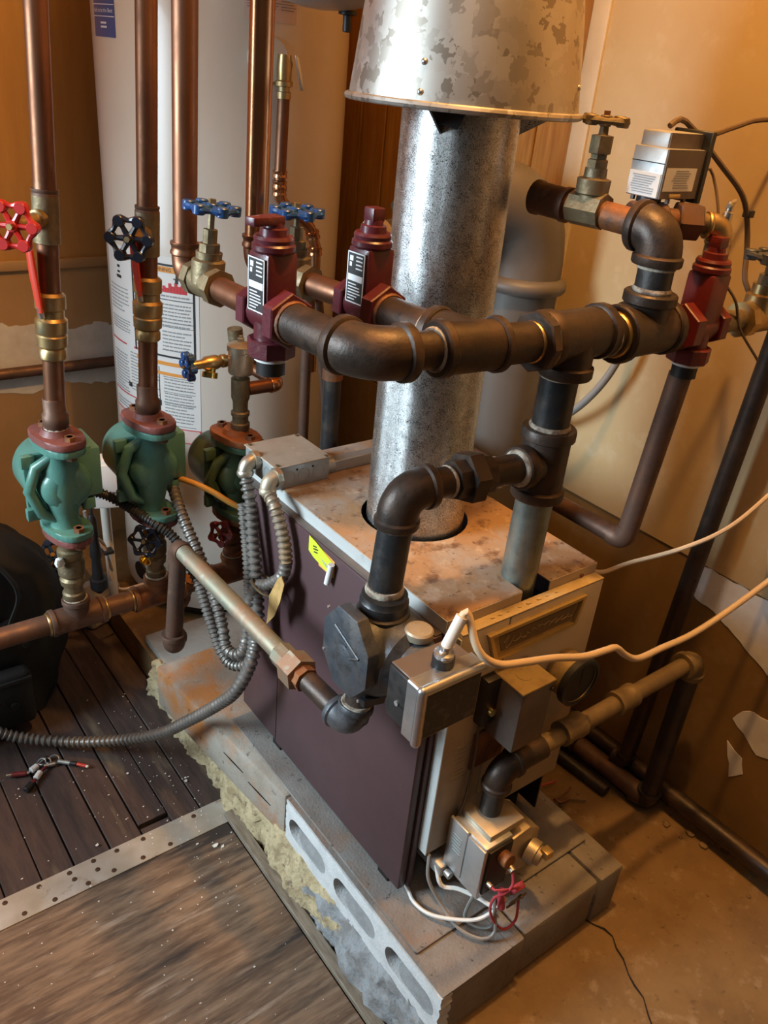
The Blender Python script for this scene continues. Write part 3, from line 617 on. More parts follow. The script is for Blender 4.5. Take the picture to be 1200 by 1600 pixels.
# ================================================================ BIG GREY DRAIN PIPE BEHIND THE FLUE
dp = thing('drain_pipe', 'large grey drain pipe with hub collars bending behind the flue pipe', 'pipe', (0.5, 0.60, 0.5))
pth = spline([(0.375, 0.655, 0.925), (0.42, 0.645, 0.965), (0.475, 0.625, 0.985), (0.540, 0.60, 0.965), (0.565, 0.595, 0.90), (0.560, 0.59, 0.80), (0.552, 0.585, 0.62), (0.545, 0.58, 0.35), (0.54, 0.58, 0.005)], 0.02)
obj('pipe', B().sweep(pth, 0.066, 32), 'pvc_grey', dp)
obj('hub_collar', B().lathe((0.560, 0.590, 0.842), (0.02, 0.01, 1), [(0, 0.067), (0.0, 0.075), (0.006, 0.079), (0.014, 0.079), (0.020, 0.075), (0.024, 0.067)], 32), 'pvc_grey', dp)
obj('side_branch', B().cyl((0.285, 0.640, 0.925), (0.40, 0.655, 0.94), 0.024, n=24), 'pvc_grey', dp)
obj('hub_collar', B().lathe((0.268, 0.638, 0.923), (0.115, 0.015, 0.015), [(0, 0.022), (0.0, 0.029), (0.004, 0.033), (0.012, 0.033), (0.020, 0.030), (0.022, 0.024)], 28), 'pale_tan', dp)
# ================================================================ SUPPLY PIPEWORK
X, Y, Z = V((1, 0, 0)), V((0, 1, 0)), V((0, 0, 1))
PR = 0.0212
sx, sy, mz = 0.207, 0.178, 0.918
su = thing('supply_riser', 'thick iron supply riser standing in the lid notch with two big tees', 'pipe', (sx, sy, 0.46))
pipe(su, (sx - 0.004, sy + 0.002, 0.46), (sx - 0.001, sy, 0.722), 0.0235, 'galvgreen', 'galvanized_pipe', 28)
tee(su, (sx, sy, 0.757), Z, -X, 0.045, 0.042, 0.029, 'iron', 0.0235, 0.014, 1.14)
ring(su, (sx, sy, 0.711), Z, 0.0245); ring(su, (sx, sy, 0.804), Z, 0.0245, 0.008); ring(su, (sx - 0.043, sy, 0.757), X, 0.0225)
pipe(su, (sx, sy, 0.80), (sx, sy, 0.872), 0.0225, 'iron_black', n=28)
ring(su, (sx, sy, 0.868), Z, 0.0240, 0.007)
tee(su, (sx, sy - 0.006, mz - 0.002), X, -Z, 0.050, 0.046, 0.0285, 'iron', 0.0280, 0.014, 1.12)
# manifold running left and right
MY = 0.172
ma = thing('supply_manifold', 'brown iron manifold pipe with wye crossing in front of the flue', 'pipe', (0.05, MY, 0.89))
pl = V((0.157, MY, mz - 0.003)); pr_ = V((0.265, MY - 0.002, mz - 0.006))
obj('bushing', B().cyl((0.142, MY, mz - 0.003), (0.156, MY, mz - 0.003), 0.034, n=8, bev=0.002), 'iron', ma)
ring(ma, (0.1405, MY, mz - 0.003), X, 0.0225, 0.005, 'brass'); ring(ma, (0.1575, MY, mz - 0.003), X, 0.0305, 0.006, 'brass')
pipe(ma, (0.085, MY + 0.004, mz - 0.002), (0.155, MY, mz - 0.003), PR + 0.001, 'iron', n=28)
# wye fitting
wc = V((0.052, MY + 0.008, mz)); b = B()
b.cyl((0.020, MY + 0.010, mz), (0.092, MY + 0.004, mz - 0.001), 0.0268, n=24)
b.cyl((0.062, MY + 0.006, mz), (0.052, MY + 0.058, mz), 0.0262, n=24)
b.cyl((0.014, MY + 0.011, mz), (0.026, MY + 0.0098, mz), 0.0298, n=24, bev=0.002); b.cyl((0.086, MY + 0.0045, mz - 0.001), (0.096, MY + 0.0036, mz - 0.001), 0.0298, n=24, bev=0.002)
b.cyl((0.0535, MY + 0.050, mz), (0.0515, MY + 0.062, mz), 0.0292, n=24, bev=0.002)
obj('wye', b, 'iron', ma)
ring(ma, (0.0135, MY + 0.011, mz), X, 0.0225, 0.005); ring(ma, (0.0512, MY + 0.064, mz), (-0.1, 1, 0), 0.0222, 0.006)
pipe(ma, (-0.026, MY + 0.016, mz), (0.02, MY + 0.011, mz), 0.0195, 'iron', n=24)
elbow(ma, (-0.060, MY + 0.019, mz), (1, -0.1, 0), (-0.13, 1, 0), 0.043, 0.0265, 'iron', 0.012, 1.12, 28)
# left branch to the first flow valve
pipe(ma, (-0.0652, MY + 0.055, mz), (-0.0725, 0.318, mz), 0.0208, 'iron', n=28)
pipe(ma, (0.0515, MY + 0.060, mz), (0.0475, 0.308, mz), 0.0205, 'iron', n=28)
# right hand cross with riser and elbow
RC = V((0.326, 0.166, mz - 0.007))
rt = thing('zone_riser', 'iron cross fitting with short riser and elbow right of the big tee', 'pipe', RC)
b = B(); b.cyl(RC - X * 0.050, RC + X * 0.045, 0.0300, n=24); b.cyl(RC, RC + Z * 0.044, 0.027, n=24); b.cyl(RC - Y * 0.005, RC + Y * 0.035, 0.026, n=24)
b.cyl(RC - X * 0.052, RC - X * 0.040, 0.0345, n=24, bev=0.002); b.cyl(RC + X * 0.034, RC + X * 0.047, 0.0335, n=24, bev=0.002); b.cyl(RC + Z * 0.032, RC + Z * 0.046, 0.0315, n=24, bev=0.002)
obj('cross', b, 'iron', rt)
pipe(rt, (0.255, MY - 0.004, mz - 0.005), RC - X * 0.045, 0.024, 'iron', n=24)
ring(rt, RC - X * 0.0535, X, 0.0268, 0.007, 'brass'); ring(rt, RC - X * 0.0655, X, 0.0235, 0.004)
pipe(rt, RC + Z * 0.04, (0.327, 0.168, 0.992), 0.0208, 'iron_black', n=24)
ring(rt, RC + Z * 0.0485, Z, 0.0225, 0.006); ring(rt, (0.327, 0.168, 0.984), Z, 0.0218, 0.004)
elbow(rt, (0.328, 0.170, 1.024), -Z, (-0.06, 1, 0.02), 0.036, 0.0262, 'iron', 0.011, 1.12, 28)
pipe(rt, RC + X * 0.04, (0.388, 0.156, mz - 0.006), 0.0180, 'iron', n=20); ring(rt, (0.3885, 0.156, mz - 0.006), X, 0.0195, 0.006)
# rusty pipe going back from the elbow
bp = thing('rusty_branch_pipe', 'rusty iron branch pipe running back from the elbow toward the grey drain', 'pipe', (0.31, 0.27, 1.01))
pipe(bp, (0.3262, 0.203, 1.0255), (0.308, 0.318, 1.031), 0.0160, 'rusty', n=20)
coupling(bp, (0.3105, 0.300, 1.0302), (0.3035, 0.350, 1.0325), 0.0195, 'copper_dull')
# ================================================================ RETURN LOOP TO FLOAT CONTROL
rp = thing('return_pipe', 'iron pipe with union and elbow linking the riser tee to the float control', 'pipe', (0.08, 0.19, 0.64))
rz = 0.755
pipe(rp, (sx - 0.042, sy + 0.001, 0.757), (0.037, 0.196, rz), 0.0180, 'iron', n=24)
union(rp, (0.098, 0.189, rz + 0.001), (-1, 0.1, 0), 0.0195, 'iron', 0.052)
ring(rp, (0.135, 0.185, rz), X, 0.0188, 0.005); ring(rp, (0.0665, 0.192, rz), X, 0.0190, 0.005); ring(rp, (0.0395, 0.196, rz), X, 0.0200, 0.005)
elbow(rp, (0.004, 0.200, rz - 0.002), (1, -0.1, 0), (-0.02, -0.03, -1), 0.040, 0.0238, 'iron', 0.010, 1.1, 28)
pipe(rp, (0.003, 0.199, 0.718), (-0.008, 0.195, 0.622), 0.0200, 'iron_black', n=24)
ring(rp, (0.003, 0.199, 0.712), Z, 0.0212, 0.006); ring(rp, (-0.007, 0.195, 0.632), Z, 0.0225, 0.010)
# drain leg from the float control
dl = thing('drain_pipework', 'thin greenish iron pipe sloping from the float control past the boiler side', 'pipe', (-0.05, 0.45, 0.25))
e1 = V((-0.042, 0.190, 0.445)); e2 = V((-0.064, 0.640, 0.468)); e3 = V((-0.072, 0.652, 0.262))
pipe(dl, (-0.025, 0.190, 0.51), (-0.038, 0.190, 0.455), 0.0185, 'iron', n=20)
elbow(dl, e1, (0.18, 0, 1), (-0.03, 1, 0.03), 0.032, 0.0200, 'cast_grey', 0.009, 1.12, 24)
ring(dl, e1 + V((0.006, 0, 0.034)), Z, 0.0195, 0.006)
pipe(dl, e1 + Y * 0.03, (-0.0475, 0.285, 0.450), 0.0145, 'iron', n=18)
un = V((-0.049, 0.303, 0.451)); b = B()
b.cyl(un - Y * 0.022, un - Y * 0.006, 0.0175, n=8); obj('union_tail', b, 'rusty', dl)
obj('union_nut', B().cyl(un - Y * 0.010, un + Y * 0.018, 0.0245, n=6, rot=0.4), 'patina', dl)
obj('union_tail', B().cyl(un + Y * 0.018, un + Y * 0.045, 0.0175, n=8), 'patina', dl)
pipe(dl, un + Y * 0.04, e2 - Y * 0.018, 0.0135, 'patina', n=18)
elbow(dl, e2, -Y, (-0.03, 0.05, -1), 0.022, 0.0150, 'copper_dull', 0, 1.1, 18)
pipe(dl, e2 - Z * 0.02, e3 + Z * 0.028, 0.0135, 'copper_dull', n=18)
elbow(dl, e3, Z, (0.45, 0.85, 0.12), 0.030, 0.0185, 'copper_dull', 0.010, 1.12, 20)
pipe(dl, e3 + V((0.45, 0.85, 0.12)).normalized() * 0.028, e3 + V((0.45, 0.85, 0.12)).normalized() * 0.16, 0.0125, 'copper_dull', n=16)
obj('end_cap', B().cyl(e3 + V((0.45, 0.85, 0.12)).normalized() * 0.12, e3 + V((0.45, 0.85, 0.12)).normalized() * 0.175, 0.022, n=8), 'rusty', dl)
obj('side_cock', B().cyl(e3 + V((0.07, 0.11, 0.02)), e3 + V((0.075, 0.09, 0.065)), 0.012, n=12), 'rusty', dl)
# ================================================================ RETURN HEADER WITH PUMP TEES
HZ, HY = 0.311, 0.75
he = thing('return_header', 'long dull copper header pipe running level beneath the green pumps', 'pipe', (-0.1, HY, HZ - 0.03))
pipe(he, (-0.75, HY, HZ), (0.16, HY, HZ + 0.001), 0.0172, 'copper_dull', n=24)
for i, xx in enumerate((-0.197, -0.057, 0.090)):
    tee(he, (xx, HY, HZ), X, Z, 0.044, 0.036, 0.0212, 'copper_dull' if i == 0 else 'rusty', 0.0205, 0.009, 1.1)
    for s in (-1, 1): ring(he, (xx + s * 0.047, HY, HZ), X, 0.0195, 0.005, 'brass')
    ring(he, (xx, HY, HZ + 0.039), Z, 0.0185, 0.004)
# pump risers below the pumps
def nip(par, x, y, z0, z1, m='brass_old', r=0.0145):
    b = B(); h = z1 - z0; pr = [(0, r), (h * 0.06, r * 1.15), (h * 0.14, r * 1.15), (h * 0.16, r * 0.95), (h * 0.26, r * 0.95), (h * 0.28, r * 1.22), (h * 0.36, r * 1.28), (h * 0.40, r * 1.05), (h * 0.44, r * 1.34), (h * 0.60, r * 1.38), (h * 0.66, r * 1.05), (h * 0.70, r * 1.26), (h * 0.80, r * 1.26), (h * 0.82, r), (h, r)]
    b.lathe((x, y, z0), Z, pr, 20); return obj('valve_body', b, m, par)
dr1 = thing('pump_drop', 'lumpy old brass valve below the leftmost pump, paint-splashed', 'valve', (-0.199, HY, 0.345)); nip(dr1, -0.1985, HY, 0.345, 0.468, r=0.0155)
obj('paint_blob', B().ball((-0.220, 0.735, 0.432), 0.008, 8, (1, 0.8, 1.2)), 'flake', dr1)
dr2 = thing('pump_drop', 'brass drain valve with blue wheel below the middle pump', 'valve', (-0.058, HY, 0.345)); nip(dr2, -0.058, HY, 0.345, 0.462, 'brass_old', 0.0145)
obj('bonnet', B().lathe((-0.066, 0.742, 0.432), (-0.62, -0.62, 0.2), [(0, 0.010), (0.010, 0.009), (0.012, 0.006), (0.022, 0.005)], 12), 'brass_old', dr2)
wheel(dr2, (-0.085, 0.722, 0.440), (-0.62, -0.62, 0.25), 0.025, 'navy_paint', 6, tube=0.0034)
obj('spout', B().lathe((-0.068, 0.738, 0.408), (-0.72, -0.62, -0.22), [(0, 0.007), (0.012, 0.0065), (0.014, 0.010), (0.026, 0.0105), (0.026, 0.008), (0.016, 0.007)], 16), 'brass_bright', dr2)
dr3 = thing('pump_drop', 'rusty valve with dark red wheel under the third pump behind the boiler', 'valve', (0.090, HY, 0.345)); nip(dr3, 0.090, HY, 0.345, 0.432, 'rusty', 0.016)
obj('bonnet', B().lathe((0.082, 0.742, 0.395), (-0.7, -0.5, 0.35), [(0, 0.014), (0.018, 0.012), (0.020, 0.008), (0.04, 0.006)], 14), 'rusty', dr3)
wheel(dr3, (0.050, 0.718, 0.420), (-0.8, -0.5, 0.3), 0.020, 'darkred_paint', 5, tube=0.004)
# ================================================================ COPPER RISERS FROM THE PUMPS
def riser(label, x0, x1, valve_z, wheel_c, wm, lever_lo, mcop):
    t = thing('copper_riser', label, 'pipe', (x0, HY, 0.65), 'copper risers')
    top = 1.42; f = lambda z: V((x0 + (x1 - x0) * (z - 0.64) / (1.19 - 0.64), HY, z))
    pipe(t, f(0.662), f(top), 0.0143, mcop, n=24)
    coupling(t, f(valve_z + 0.025), f(valve_z + 0.034), 0.0158, 'copper_dull', 0.003)
    # gate valve in the riser
    b = B(); b.cyl(f(valve_z - 0.034), f(valve_z + 0.027), 0.0172, n=22, bev=0.001); obj('valve_body', b, 'brass_old', t)
    wc = V(wheel_c); ax = (wc - f(valve_z)).normalized()
    obj('bonnet', B().lathe(f(valve_z), ax, [(0, 0.013), (0.022, 0.012), (0.024, 0.009), ((wc - f(valve_z)).length, 0.006)], 16), 'brass', t)
    wheel(t, wc, V((-0.62, -0.72, 0.05)), 0.0275, wm, 6, tube=0.0046)
    # ball valve with lever
    b = B(); z = lever_lo
    b.lathe(f(z - 0.074), f(z + 0.02) - f(z - 0.074), [(0, 0.0165), (0.002, 0.0185), (0.012, 0.0185), (0.016, 0.0162), (0.020, 0.0205), (0.034, 0.0212), (0.036, 0.0196), (0.040, 0.0215), (0.056, 0.0218), (0.060, 0.0180), (0.070, 0.0180), (0.072, 0.0205), (0.090, 0.0205), (0.094, 0.0160)], 24)
    obj('ball_valve', b, 'brass', t)
    c = f(z - 0.012); u = V((-0.80, -0.60, 0))
    lv = B(); lv.sweep([c + u * 0.018, c + u * 0.022 + Z * 0.016], 0.004, 8); obj('lever_stem', lv, 'silver', t)
    k = V((0.60, -0.80, 0)); p0 = c + u * 0.021 + V((0, 0, 0.008)); pts = [p0, p0 + Z * 0.02 - k * 0.002, p0 + Z * 0.05 - k * 0.005, p0 + Z * 0.082 - k * 0.007]
    obj('lever', B().sweep(pts, [0.006, 0.0085, 0.0095, 0.0085], 10, flat=(1, 0.5)), 'red_grip', t)
    # lower adapter
    b = B(); b.lathe(f(0.652), Z, [(0, 0.0175), (0.004, 0.0175), (0.006, 0.0190), (0.020, 0.0190), (0.024, 0.0160), (0.044, 0.0158), (0.046, 0.0148)], 12); obj('adapter', b, 'copper_dull', t)
    ring(t, f(0.651), Z, 0.0175, 0.006)
    return t
riser('copper riser with red wheel and red lever, leftmost', -0.199, -0.170, 0.948, (-0.236, 0.708, 0.945), 'red_paint', 0.830, 'copper')
riser('copper riser with black wheel and red lever, above the middle pump', -0.058, -0.034, 0.925, (-0.088, 0.710, 0.924), 'navy_paint', 0.842, 'copper')
def riser2(label, e, top, goto, mcop, wheel_at, valve_at):
    t = thing('copper_supply', label, 'pipe', e, 'copper supply lines')
    e, top, goto = V(e), V(top), V(goto); d = (goto - e).normalized(); u = (top - e).normalized()
    pipe(t, e + u * 0.018, top, 0.0143, mcop, n=24); elbow(t, e, u, d, 0.024, 0.0158, 'copper', 0.004, 1.06, 20)
    coupling(t, e + u * 0.022, e + u * 0.036, 0.0163, 'copper', 0.003)
    pipe(t, e + d * 0.018, goto, 0.0143, 'copper', n=22)
    # gate valve
    v = V(valve_at); w_ = V(wheel_at); ax = (w_ - v).normalized(); b = B()
    b.cyl(v - d * 0.030, v + d * 0.030, 0.0185, n=20, bev=0.002); b.cyl(v - d * 0.031, v - d * 0.018, 0.0215, n=8); b.cyl(v + d * 0.018, v + d * 0.031, 0.0215, n=8)
    b.lathe(v, ax, [(0, 0.0195), (0.026, 0.0195), (0.028, 0.0150), (0.036, 0.0155)], 16); obj('valve_body', b, 'brass_old', t)
    L = (w_ - v).length
    obj('packing_nut', B().lathe(v + ax * 0.035, ax, [(0, 0.0125), (0.010, 0.0125), (0.011, 0.0085), (0.026, 0.0085), (0.027, 0.004), (L - 0.036, 0.004)], 8), 'brass_old', t)
    wheel(t, w_, ax, 0.0275, 'blue_paint', 6, tube=0.0042)
    return t
riser2('copper line with blue wheel valve feeding the lever-topped maroon valve', (-0.086, 0.540, 0.918), (-0.072, 0.542, 1.42), (-0.079, 0.380, 0.918), 'copper', (-0.077, 0.484, 1.002), (-0.083, 0.486, 0.918))
riser2('bright copper line with blue wheel feeding the maroon valve by the flue', (0.008, 0.535, 0.924), (0.016, 0.537, 1.42), (0.042, 0.372, 0.919), 'copper_new', (0.022, 0.462, 1.000), (0.022, 0.464, 0.922))
# ================================================================ FLOW CHECK VALVES
def flow_valve(label, c, fwd, m, top, plate, bottom=True, s=1.0, scal=1.0):
    c = V(c); f = V(fwd).normalized(); r = f.cross(Z).normalized()
    t = thing('flow_check_valve', label, 'valve', c - Z * 0.05, 'flow check valves')
    R = Matrix(((r.x, f.x, 0, c.x), (r.y, f.y, 0, c.y), (r.z, f.z, 1, c.z), (0, 0, 0, 1)))   # local x = right, y = forward (to viewer), z up
    b = B(R); b.box((-0.0195, -0.0185, -0.010), (0.0195, 0.0185, 0.066), 0.005)
    b.cyl((0, -0.030, 0), (0, 0.030, 0), 0.0205, n=20)
    b.lathe((0, 0, 0.064), (0, 0, 1), [(0, 0.0200), (0.003, 0.0228), (0.008, 0.0228), (0.010, 0.0205), (0.014, 0.0212), (0.017, 0.0195)], 22)
    b.cyl((0, 0, -0.030), (0, 0, -0.005), 0.0195, n=16); obj('body', b, m, t)
    obj('hex_port', B(R).cyl((0, 0.018, 0), (0, 0.036, 0), 0.0300, n=6, rot=0.5, bev=0.0015), m, t)
    obj('hex_port', B(R).cyl((0, -0.036, 0), (0, -0.020, 0), 0.0270, n=6, rot=0.5, bev=0.0015), m, t)
    obj('hex_port', B(R).cyl((0, 0, -0.046), (0, 0, -0.026), 0.0265, n=8, bev=0.0015), m, t)
    if bottom: obj('plug_ring', B(R).cyl((0, 0, -0.0505), (0, 0, -0.0455), 0.0185, n=20), 'label_white', t); obj('plug', B(R).cyl((0, 0, -0.066), (0, 0, -0.050), 0.0165, n=10), 'black_sheet', t)
    obj('cap', B(R).lathe((0, 0, 0.080), (0, 0, 1), [(0, 0.0150), (0.008, 0.0145), (0.009, 0.0110), (0.014, 0.0105)], 18 if top == 'lever' else 10), m, t)
    if top == 'lever':
        obj('lever', B(R).prism([(-0.0075, -0.010, 0.092), (0.0060, -0.010, 0.092), (0.034, -0.001, 0.092), (0.031, 0.011, 0.092), (-0.0070, 0.010, 0.092)], (0, 0, 0.0085), 0.0012), m, t)
    else:
        obj('square_head', B(R).box((-0.0085, -0.0085, 0.092), (0.0085, 0.0085, 0.107), 0.0015), m, t)
    if plate:
        pz = plate                      # side on which the rating plate sits, local x sign
        xx = 0.0196 * pz
        pl_ = obj('rating_plate', B(R).box((min(xx, xx + 0.0012 * pz), -0.0150, 0.004), (max(xx, xx + 0.0012 * pz), 0.0150, 0.060)), 'print_black', t)
        b = B(R); x2 = xx + 0.0012 * pz; x3 = x2 + 0.0004 * pz
        def bx(y0, y1, z0, z1): b.box((min(x2, x3), y0, z0), (max(x2, x3), y1, z1))
        bx(-0.0148, -0.0136, 0.0042, 0.0598); bx(0.0136, 0.0148, 0.0042, 0.0598); bx(-0.0148, 0.0148, 0.0585, 0.0598); bx(-0.0148, 0.0148, 0.0042, 0.0055)
        bx(-0.0125, 0.0125, 0.0285, 0.0355); bx(-0.011, -0.005, 0.050, 0.0555); bx(-0.011, -0.007, 0.044, 0.0485)
        random.seed(4)
        for i in range(4): bx(0.000, 0.0115 - random.uniform(0, 0.003), 0.0545 - i * 0.0042, 0.0560 - i * 0.0042)
        for i in range(6): bx(-0.0115, 0.006 + random.uniform(-0.006, 0.005), 0.0080 + i * 0.0033, 0.0092 + i * 0.0033)
        obj('plate_print', b, 'print_white', pl_)
    return t, R
fv1, _ = flow_valve('maroon flow valve with a flat lever on top, left of the pair', (-0.0755, 0.348, 0.918), (0.08, -1, 0), 'maroon', 'lever', 1)
fv2, _ = flow_valve('maroon flow valve with a square top, right against the flue', (0.046, 0.342, 0.9185), (0.06, -1, 0), 'maroon', 'square', 1)
for t, p in ((fv1, (-0.0725, 0.3095, 0.918)), (fv2, (0.0482, 0.303, 0.9185))): ring(t, p, Y, 0.0225, 0.006, 'rusty')
fv3, _ = flow_valve('bright red flow valve at the right end of the manifold', (0.417, 0.153, 0.912), (-1, 0.03, 0), 'valve_red', 'plain', 0)
# ================================================================ RIGHT HAND VALVES AND PIPES
zp = thing('zone_drop', 'brass elbow and drop pipe from the zone valve to the red valve', 'pipe', (0.41, 0.16, 1.0))
pipe(zp, (0.335, 0.222, 1.029), (0.398, 0.186, 1.030), 0.0135, 'rusty', n=18)
obj('hex_nut', B().cyl((0.382, 0.196, 1.030), (0.406, 0.180, 1.030), 0.0225, n=6, bev=0.002), 'copper_dull', zp)
pipe(zp, (0.404, 0.181, 1.030), (0.421, 0.170, 1.029), 0.0120, 'brass_old', n=16)
elbow(zp, (0.430, 0.162, 1.028), (-0.83, 0.55, 0), (-0.1, -0.05, -1), 0.020, 0.0150, 'brass', 0.004, 1.08, 18)
pipe(zp, (0.429, 0.161, 1.01), (0.4185, 0.154, 0.990), 0.0150, 'patina', n=18)
obj('bleed_cock', B().lathe((0.434, 0.162, 1.034), (0.05, -0.02, 1), [(0, 0.006), (0.010, 0.006), (0.011, 0.004), (0.022, 0.004)], 10), 'nickel', zp)
obj('cock_tee', B().cyl((0.425, 0.158, 1.052), (0.446, 0.164, 1.056), 0.0028, n=8), 'nickel', zp)
# dark wheel gate valve standing on the branch pipe
gv = thing('gate_valve', 'old brass gate valve with dark wheel standing on the rusty branch pipe', 'valve', (0.314, 0.272, 1.01))
gb = V((0.314, 0.272, 1.031)); b = B(); b.cyl(gb - Y * 0.022 + X * 0.003, gb + Y * 0.022 - X * 0.003, 0.0205, n=8); b.lathe(gb, Z, [(0, 0.017), (0.016, 0.0155), (0.018, 0.0195), (0.034, 0.0200), (0.036, 0.0135), (0.046, 0.0130)], 18); obj('body', b, 'brass_old', gv)
obj('packing_nut', B().lathe(gb + Z * 0.045, Z, [(0, 0.0125), (0.010, 0.0125), (0.011, 0.0098), (0.016, 0.0098), (0.017, 0.0135), (0.036, 0.0135), (0.037, 0.006), (0.05, 0.005)], 6), 'brass_old', gv)
wheel(gv, gb + Z * 0.097, Z, 0.0265, 'brass_old', 4, tube=0.0042, nut='rusty')
# brass valve right of the red valve
rv = thing('gate_valve', 'brass gate valve with dark wheel at the right edge of the picture', 'valve', (0.535, 0.148, 0.89))
rvb = V((0.540, 0.147, 0.912)); pipe(rv, (0.452, 0.152, 0.911), rvb, 0.0145, 'brass_old', n=18)
b = B(); b.cyl(rvb - X * 0.034, rvb + X * 0.034, 0.0200, n=18, bev=0.002); b.cyl(rvb - X * 0.036, rvb - X * 0.020, 0.0235, n=8); b.lathe(rvb, Z, [(0, 0.020), (0.030, 0.019), (0.032, 0.0145), (0.044, 0.014)], 16); obj('body', b, 'brass', rv)
obj('stem', B().lathe(rvb + Z * 0.04, Z, [(0, 0.010), (0.016, 0.010), (0.017, 0.005), (0.036, 0.005)], 8), 'brass_old', rv)
wheel(rv, rvb + Z * 0.078, Z, 0.028, 'cast_grey', 5, tube=0.005)
pipe(rv, rvb + X * 0.03, (0.66, 0.145, 0.912), 0.0145, 'brass_old', n=16)
# red valve drop
p1 = thing('drop_pipe', 'reddish pipe dropping from the red valve then turning back along the wall', 'pipe', (0.42, 0.16, 0.59))
pipe(p1, (0.4185, 0.157, 0.847), (0.424, 0.176, 0.602), 0.0150, 'copper_dull', n=18)
elbow(p1, (0.4242, 0.177, 0.584), Z, Y, 0.024, 0.0160, 'copper_dull', 0, 1.1, 18)
pipe(p1, (0.4243, 0.198, 0.584), (0.424, 0.60, 0.582), 0.0135, 'copper_dull', n=18)
p2 = thing('wall_drop_pipe', 'dark brown pipe slanting down the right wall to the floor', 'pipe', (0.60, 0.16, 0.06))
pipe(p2, (0.600, 0.138, 0.90), (0.603, 0.168, 0.075), 0.0145, 'iron', n=18)
elbow(p2, (0.603, 0.169, 0.055), Z, Y, 0.022, 0.0165, 'iron', 0.006, 1.1, 16)
# floor pipes by the right wall
f1 = thing('floor_pipe', 'dark pipe lying on the floor along the foot of the right wall', 'pipe', (0.625, 0.0, 0.0))
pipe(f1, (0.628, -0.9, 0.042), (0.628, 0.105, 0.040), 0.0165, 'iron', n=18); pipe(f1, (0.628, 0.105, 0.040), (0.622, 0.62, 0.040), 0.0165, 'iron', n=18)
f2 = thing('floor_pipe', 'rusty pipe on the floor running back behind the boiler base', 'pipe', (0.57, 0.3, 0.0))
pipe(f2, (0.590, 0.105, 0.030), (0.575, 0.64, 0.030), 0.0180, 'copper_dull', n=18); coupling(f2, (0.585, 0.26, 0.030), (0.583, 0.305, 0.030), 0.0225, 'iron')
f3 = thing('floor_pipe', 'thin black pipe on the floor nearest the boiler base', 'pipe', (0.54, 0.3, 0.0))
pipe(f3, (0.555, 0.16, 0.012), (0.525, 0.62, 0.012), 0.0115, 'iron_black', n=16)
# gas line
gp = thing('gas_pipe', 'tan gas pipe with couplings crossing in front of the right wall', 'pipe', (0.36, 0.1, 0.02))
gy, gz = 0.098, 0.352
pipe(gp, (0.575, gy, gz), (0.175, gy, gz - 0.004), 0.0135, 'tan_pipe', n=18)
for xx in (0.405, 0.285): coupling(gp, (xx - 0.020, gy, gz - 0.001), (xx + 0.022, gy, gz - 0.001), 0.0175, 'tan_pipe', 0.009)
elbow(gp, (0.590, gy, gz), -X, -Z, 0.032, 0.0195, 'tan_pipe', 0.011, 1.14, 20)
pipe(gp, (0.590, gy, gz - 0.03), (0.594, gy + 0.002, 0.030), 0.0170, 'iron_black', n=20)
elbow(gp, (0.594, gy + 0.003, 0.022), Z, Y, 0.026, 0.0200, 'iron_black', 0.006, 1.1, 16)
pipe(gp, (0.225, gy, gz - 0.0035), (0.165, gy, gz - 0.004), 0.0180, 'iron', n=18)
elbow(gp, (0.146, gy, gz - 0.006), X, -Z, 0.030, 0.0190, 'iron', 0.009, 1.12, 22)
pipe(gp, (0.145, gy, gz - 0.034), (0.144, gy, 0.268), 0.0150, 'iron_black', n=18)
# pipes behind the boiler
bk = thing('black_pipe', 'black iron pipe standing behind the boiler beside the flue', 'pipe', (0.215, 0.645, 0.10))
pipe(bk, (0.222, 0.648, 0.10), (0.214, 0.645, 0.80), 0.0150, 'iron_black', n=18); obj('rust_collar', B().cyl((0.2155, 0.6455, 0.705), (0.2148, 0.6453, 0.735), 0.0172, n=16), 'rusty', bk)
for (a, c, lab) in (((0.323, 0.885, 0.02), (0.316, 0.885, 0.78), 'slim copper pipe behind the boiler, nearer the water heater'), ((0.42, 0.905, 0.30), (0.347, 0.905, 0.78), 'slim slanting copper pipe behind the boiler next to the black pipe')):
    t = thing('copper_pipe', lab, 'pipe', a); pipe(t, a, c, 0.0105, 'copper_dull', n=16); obj('collar', B().cyl(V(a).lerp(V(c), 0.95), V(a).lerp(V(c), 0.99), 0.013, n=14), 'copper', t)
